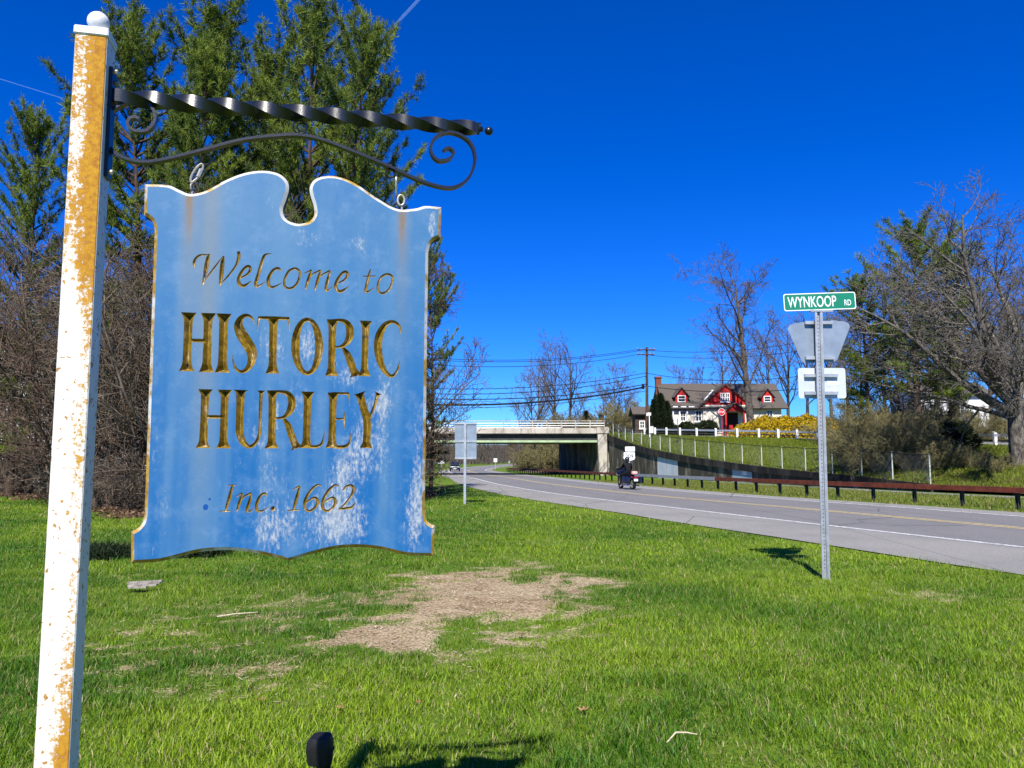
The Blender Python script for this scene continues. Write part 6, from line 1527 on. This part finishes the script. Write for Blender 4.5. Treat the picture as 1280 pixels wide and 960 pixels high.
# ================================================================== FLOODLIGHT, LEAVES, STICKS
fl_p = at(402, 935, 3.25); fg = float(lawn_z(np.array([fl_p.x]), np.array([3.25]))[0])
fl = thing('floodlight', 'black garden floodlight on a stake in the grass aimed at the sign', 'lamp', (fl_p.x, 3.25, fg))
zt_ = at(402, 919, 3.25).z
t = NT('black_cast_metal'); t.base(t.mix(t.noise(t.pos(),40,4),(.006,.006,.007),(.016,.016,.018)), .55, 0, .3); M_CAST = t.m
def loft(secs, n=20, e=.5):
    m = MB()
    for (x,y,z,rx,ry) in secs:
        for k in range(n):
            a = 2*math.pi*k/n; ca, sa = math.cos(a), math.sin(a); m.v.append((x+rx*math.copysign(abs(ca)**e,ca), y+ry*math.copysign(abs(sa)**e,sa), z))
    for i in range(len(secs)-1):
        for k in range(n): a, b = i*n+k, i*n+(k+1)%n; m.f.append((a,b,b+n,a+n))
    m.f.append(tuple(range(n))[::-1]); q = (len(secs)-1)*n; m.f.append(tuple(range(q,q+n))); return m
fx, fy = fl_p.x-.004, 3.25
loft([(fx+.012,fy+.02,zt_-.150,.022,.022),(fx+.010,fy+.015,zt_-.122,.030,.03),(fx-.002,fy+.005,zt_-.108,.048,.045),(fx-.003,fy,zt_-.055,.053,.052),(fx-.001,fy-.004,zt_-.02,.051,.052),(fx+.003,fy-.006,zt_,.039,.045)], 24, .72).build('lamp_housing', M_CAST, fl, True)
loft([(fx-.002,fy+.003,zt_-.062,.0555,.054),(fx-.002,fy+.003,zt_-.054,.0555,.054)], 24, .72).build('bezel', M_CAST, fl)
MB().tube([(fx+.012,fy+.02,zt_-.145),(fx+.014,fy+.02,zt_-.2),(fx+.014,fy+.02,fg-.1)],[.017,.014,.012],10).build('stake', M_CAST, fl, True)
MB().tube([(fx-.012,fy+.02,zt_-.165),(fx+.04,fy+.02,zt_-.165)],.012,8).build('knuckle', M_CAST, fl, True)
MB().tube([(fx+.02,fy+.03,zt_-.17),(fx+.06,fy+.03,zt_-.2),(fx+.10,fy+.04,fg+.03),(fx+.16,fy+.06,fg-.01)],.005,6).build('power_cord', M_CAST, fl, True)
# dry leaves, each its own shape turn and curl
def leaf_mesh(seed, s):
    rg = np.random.default_rng(seed); n = 20; V = [(0,0,.012)]; C_ = []
    for k in range(n):
        a = 2*math.pi*k/n; r = s*(.62+.38*math.cos(5*a))*(.8+.3*rg.random())*(1.15 if k < 4 or k > 16 else .9); V.append((r*math.cos(a), r*math.sin(a), .012+.5*s*rg.random()*(r/s)))
    V.append((-1.5*s,.1*s,.012)); F = [(0,1+k,1+(k+1)%n) for k in range(n)]+[(0,11,n+1)]
    me = np_mesh('leaf', V, F, False); h = rg.random(); c = np.array([.20,.085,.03])*(1-h)+np.array([.42,.24,.12])*h; vcol(me, 'col', np.tile(c,(len(V),1))*(.8+.4*rg.random((len(V),1)))); return me
for i, (px, py, s, lab) in enumerate([(730,892,.042,'largest orange-brown dry leaf lying on the open lawn'), (852,792,.05,'dark curled dry leaf out on the lawn toward the street sign'), (650,797,.045,'tan dry leaf just past the bare earth patch'), (765,787,.035,'small tan dry leaf on the mid lawn'),
        (930,765,.04,'small dry leaf toward the highway edge'), (1006,840,.03,'tiny pale dry leaf in the right part of the lawn grass'), (325,885,.032,'small brown dry leaf below the blue board'), (425,897,.034,'small reddish dry leaf close to the floodlight'), (524,890,.026,'pale dry leaf beyond the sign shadow')]):
    p = hit(px, py); r = new_obj('dry_leaf', leaf_mesh(100+i, s), M_DRYLEAF); tag(r, lab, 'leaf', 'fallen dry leaves on the lawn'); r.location = (p.x, p.y, float(lawn_z(np.array([p.x]),np.array([p.y]))[0])+.035); r.rotation_euler = (rs.uniform(-.3,.3), rs.uniform(-.3,.3), rs.random()*6.28)
M_STICK = simple('bleached_stick', (.52,.43,.30), .9, 0, .3, 30)
p0_, p1_, p2_ = hit(834,936), hit(845,927), hit(872,926); m = MB(); m.tube([p0_+Vector((0,0,.035)), p1_+Vector((0,0,.05)), p1_.lerp(p2_,.5)+Vector((0,0,.048)), p2_+Vector((0,0,.035))],[.004,.005,.004,.002],6)
tag(m.build('stick', M_STICK, None, True), 'pale curved twig lying in the foreground grass', 'stick')
p = hit(181, 738); m = MB(); rng = np.random.default_rng(3)
for k in range(4):
    a = Vector((p.x-.2+rng.normal(0,.02), p.y+(k-1.5)*.045, .045+.012*k)); b = Vector((p.x+.17+rng.normal(0,.05), p.y+(k-1.5)*.05+.03, .05+.016*k)); m.bar(a, b, .05, .02)
tag(m.build('wood_chunk', simple('weathered_wood_grey', (.24,.215,.18), .9, 0, .45, 14), None), 'splintered grey piece of old wood lying on the lawn', 'wood')
p = hit(290, 776); m = MB(); m.tube([p+Vector((-.15,0,.04)), p+Vector((0,.05,.055)), p+Vector((.18,.22,.04))],[.006,.008,.004],6); tag(m.build('stick', M_STICK, None, True), 'short pale stick near the bare earth patch', 'stick')

# ================================================================== CAR
M_CARP = simple('car_dark_paint', (.012,.014,.020), .22, .2, .1, 2, 0, .6); M_TYRE = simple('tyre_rubber', (.012,.012,.012), .8); M_LAMP = simple('headlamp_lens', (.75,.77,.8), .15, 0, .05); M_CHROME = simple('chrome', (.75,.76,.78), .15, .9, .05)
cp = hit(568.5, 589.0); rzc = math.atan2(-1, .05)
car = thing('suv_car', 'dark oncoming SUV rounding the bend beyond the overpass', 'car', tuple(cp), 0)
def car_loft(secs, name, mat, e=.6):
    """secs along car length x: (x, z0, z1, halfwidth)"""
    m = MB(); n = 12
    for (x,z0,z1,hw) in secs:
        for k in range(n):
            a = 2*math.pi*k/n+.26; ca, sa = math.cos(a), math.sin(a); m.v.append((hw*math.copysign(abs(ca)**e,ca), -x, (z0+z1)/2+(z1-z0)/2*math.copysign(abs(sa)**e,sa)))
    for i in range(len(secs)-1):
        for k in range(n): a, b = i*n+k, i*n+(k+1)%n; m.f.append((a,b,b+n,a+n))
    m.f.append(tuple(range(n))[::-1]); q = (len(secs)-1)*n; m.f.append(tuple(range(q,q+n))); return m.build(name, mat, car, True, local=True)
car_loft([(2.3,.45,.78,.72),(2.2,.32,.92,.86),(1.4,.28,1.02,.92),(.6,.28,1.05,.93),(-1.8,.28,1.08,.93),(-2.2,.32,1.05,.88),(-2.3,.45,.95,.8)], 'body', M_CARP, .45)
car_loft([(1.15,.98,1.06,.80),(.45,1.0,1.55,.74),(-.2,1.0,1.66,.72),(-1.6,1.0,1.62,.70),(-2.1,1.0,1.2,.74)], 'cabin', M_CARP, .5)
m = MB(); m.add([(-.66,-1.12,1.09),(.66,-1.12,1.09),(.58,-.52,1.53),(-.58,-.52,1.53)],[(0,1,2,3)]); m.build('windscreen', M_GLASS, car, local=True)
for sx in (-1,1):
    MB().box((sx*.62-.16,-2.30,.70),(sx*.62+.16,-2.18,.84)).build('headlight', M_LAMP, car, local=True); MB().box((sx*1.02-.1,-.75,1.05),(sx*1.02+.1,-.6,1.2)).build('mirror', M_CARP, car, local=True)
    for y in (-1.4, 1.4):
        wh = MB().lathe([(.2,sx*.7),(.34,sx*.72),(.34,sx*.9),(.22,sx*.93)],(0,y,.34),16,'x').build('wheel', M_TYRE, car, True, local=True)
MB().box((-.45,-2.335,.52),(.45,-2.28,.66)).build('grille', M_CHROME, car, local=True); MB().box((-.25,-2.34,.42),(.25,-2.30,.5)).build('number_plate', M_SWHITE, car, local=True)
car.rotation_euler = (0,0,R(4))

# ================================================================== MOTORCYCLE AND RIDER
mp = hit(784, 611.8); i0 = int(np.argmin(np.abs(CY-mp.y))); rzm = math.atan2(TY[i0], TX[i0])+R(4)
M_NAVY = simple('motorcycle_navy', (.010,.014,.045), .25, .2, .2, 6, 0, .6); M_LEATH = simple('black_leather', (.008,.009,.011), .8, 0, .35, 8, 0, .15); M_TAIL = simple('tail_lamp_red', (.45,.015,.012), .3)
mo = thing('motorcycle', 'dark touring motorcycle riding away along the far lane', 'motorcycle', tuple(mp), rzm)
def wheel(x, r, w_):
    tr = MB(); n = 24; k2 = 10
    for i in range(n):
        a = 2*math.pi*i/n
        for j in range(k2): b = 2*math.pi*j/k2; rr = r-.06+.06*math.cos(b); tr.v.append((x+rr*math.cos(a), w_/2*math.sin(b), r+rr*math.sin(a)))
    for i in range(n):
        for j in range(k2): tr.f.append((i*k2+j,((i+1)%n)*k2+j,((i+1)%n)*k2+(j+1)%k2,i*k2+(j+1)%k2))
    o = tr.build('tyre', M_TYRE, mo, True, local=True); MB().lathe([(.05,-w_*.3),(r-.1,-w_*.25),(r-.1,w_*.25),(.05,w_*.3)],(x,0,r),18,'y').build('rim', M_CHROME, o, True, local=True)
wheel(-.75, .32, .17); wheel(.85, .33, .13)
def mloft(secs, name, mat, n=14, e=.7):
    m = MB()
    for (x,yc,zc,ry,rz2) in secs:
        for k in range(n): a = 2*math.pi*k/n; ca, sa = math.cos(a), math.sin(a); m.v.append((x, yc+ry*math.copysign(abs(ca)**e,ca), zc+rz2*math.copysign(abs(sa)**e,sa)))
    for i in range(len(secs)-1):
        for k in range(n): a, b = i*n+k, i*n+(k+1)%n; m.f.append((a,b,b+n,a+n))
    m.f.append(tuple(range(n))[::-1]); q = (len(secs)-1)*n; m.f.append(tuple(range(q,q+n))); return m.build(name, mat, mo, True, local=True)
mloft([(.55,0,.80,.05,.05),(.4,0,.86,.14,.12),(.1,0,.88,.15,.12),(-.1,0,.82,.10,.08)], 'fuel_tank', M_NAVY)
mloft([(.1,0,.74,.12,.05),(-.25,0,.72,.17,.06),(-.6,0,.78,.15,.06),(-.8,0,.80,.10,.05)], 'seat', M_LEATH)
mloft([(.4,0,.45,.12,.18),(.15,0,.45,.2,.22),(-.15,0,.45,.18,.2),(-.35,0,.42,.1,.12)], 'engine', M_CHROME); mloft([(-.45,0,.62,.10,.10),(-.8,0,.68,.11,.06),(-1.08,0,.55,.10,.10),(-1.12,0,.45,.08,.05)], 'rear_fender', M_NAVY)
mloft([(1.1,0,.55,.06,.05),(.95,0,.68,.09,.04),(.7,0,.64,.08,.04)], 'front_fender', M_NAVY)
for sy in (-1,1):
    mloft([(-.35,sy*.34,.52,.06,.12),(-.42,sy*.35,.53,.11,.19),(-.92,sy*.35,.53,.11,.18),(-1.0,sy*.34,.53,.07,.12)], 'saddlebag', M_NAVY, 14, .5)
    MB().tube([(.1,sy*.22,.24),(-.5,sy*.26,.24),(-1.1,sy*.27,.25)],[.03,.042,.045],10).build('exhaust', M_CHROME, mo, True, local=True)
    MB().tube([(.85,sy*.11,.33),(.62,sy*.13,.85),(.56,sy*.14,1.0)],[.03,.03,.026],8).build('fork', M_CHROME, mo, True, local=True)
    MB().tube([(.55,sy*.05,1.02),(.5,sy*.25,1.1),(.38,sy*.44,1.08)],[.014,.014,.017],8).build('handlebar', M_CHROME, mo, True, local=True)
    MB().tube([(.48,sy*.34,1.1),(.5,sy*.42,1.22)],.008,6).build('mirror_stem', M_CHROME, mo, local=True)
mloft([(.72,0,.86,.02,.02),(.68,0,.88,.32,.12),(.6,0,.95,.36,.2),(.5,0,1.05,.2,.14)], 'fairing', M_NAVY); mloft([(-1.13,0,.66,.09,.035),(-1.17,0,.66,.08,.03)], 'tail_lamp', M_TAIL)
for sy in (-1,1): mloft([(-1.0,sy*.17,.7,.035,.035),(-1.06,sy*.17,.7,.03,.03)], 'turn_signal', M_TAIL)
MB().box((-1.2,-.11,.48),(-1.18,.11,.60)).build('number_plate', M_SWHITE, mo, local=True)
mloft([(-.86,.0,.90,.10,.05),(-.90,0,.91,.15,.09),(-1.08,0,.91,.15,.09),(-1.12,0,.90,.10,.05)], 'tail_trunk', simple('trunk_pink_white', (.55,.30,.28), .5), 14, .5)
# rider: one skinned body
pe = thing('person', 'rider in black jacket and dark helmet seated on the motorcycle', 'person', tuple(mp), rzm)
J = [((-.22,0,.84),.15),((-.20,0,1.0),.165),((-.14,0,1.2),.185),((-.10,0,1.34),.15),((-.07,0,1.44),.07),((-.05,0,1.55),.095),((-.03,0,1.64),.09)]
E = [(i,i+1) for i in range(6)]
for sy in (-1,1):
    b = len(J); J += [((-.10,sy*.19,1.36),.085),((.06,sy*.29,1.16),.068),((.22,sy*.36,1.12),.055),((.37,sy*.41,1.10),.045)]; E += [(3,b),(b,b+1),(b+1,b+2),(b+2,b+3)]
    b = len(J); J += [((-.15,sy*.13,.83),.12),((.10,sy*.22,.80),.10),((.27,sy*.27,.74),.08),((.22,sy*.29,.50),.06),((.20,sy*.30,.30),.05),((.32,sy*.31,.26),.045)]; E += [(0,b)]+[(b+k,b+k+1) for k in range(5)]
me = bpy.data.meshes.new('body'); me.from_pydata([j[0] for j in J], E, []); me.update(); ob = bpy.data.objects.new('body', me); col.objects.link(ob)
sk = ob.modifiers.new('skin', 'SKIN'); sb_ = ob.modifiers.new('sub', 'SUBSURF'); sb_.levels = 2; sb_.render_levels = 2
for i, (_, r) in enumerate(J): me.skin_vertices[0].data[i].radius = (r, r)
me.skin_vertices[0].data[0].use_root = True
bpy.context.view_layer.update(); dg = bpy.context.evaluated_depsgraph_get(); bm_ = bpy.data.meshes.new_from_object(ob.evaluated_get(dg)); bpy.data.objects.remove(ob)
bm_.materials.clear(); new_obj('body', bm_, M_LEATH, pe); bm_.polygons.foreach_set('use_smooth', [True]*len(bm_.polygons))
m = MB(); prof = [(.02,1.48),(.115,1.5)]+[(.135*math.cos(a),1.62+.14*math.sin(a)) for a in np.linspace(-.6,1.5,9)]; m.lathe(prof,(-.04,0,0),18); m.build('helmet', simple('helmet_black', (.012,.013,.016), .2, 0, .1, 4, 0, .6), pe, True, local=True)
for sy in (-1,1):
    m = MB()
    m.obox((.395,sy*.415,1.095),(.045,0,0),(0,.05,0),(0,0,.022))
    for k in range(4): m.tube([(.43,sy*(.385+.022*k),1.10),(.455,sy*(.385+.022*k),1.085),(.44,sy*(.385+.022*k),1.055),(.41,sy*(.385+.022*k),1.05)],[.011,.011,.010,.009],6)
    m.tube([(.38,sy*.37,1.09),(.39,sy*.355,1.06),(.41,sy*.365,1.045)],[.012,.011,.009],6); m.build('glove', M_LEATH, pe, True, local=True)

# ================================================================== CONTRAILS
t = NT('contrail_ice'); n = t.noise(t.coord('Generated', (30,30,30)), 1.5, 4, .6); tr = t.node('ShaderNodeBsdfTransparent'); df = t.node('ShaderNodeBsdfDiffuse'); df.inputs['Color'].default_value = (.55,.78,.95,1); mx = t.node('ShaderNodeMixShader')
t.l.new(t.ramp(n, .25, .75, .02, .14), mx.inputs[0]); t.l.new(tr.outputs[0], mx.inputs[1]); t.l.new(df.outputs[0], mx.inputs[2]); t.l.new(mx.outputs[0], t.out.inputs['Surface']); M_TRAIL = t.m
for a, b, r, lab in (((480,46),(560,-40),15,'short white contrail in the sky above the pines'), ((-60,80),(82,124),4,'faint thin contrail in the sky left of the post')):
    pa, pb_ = at(*a, 7000), at(*b, 7000); m = MB(); m.tube([pa.lerp(pb_, k/20) for k in range(21)], [max(1, r*min(1, k/6)) for k in range(21)], 8); tag(m.build('contrail', M_TRAIL, None, True), lab, 'contrail')
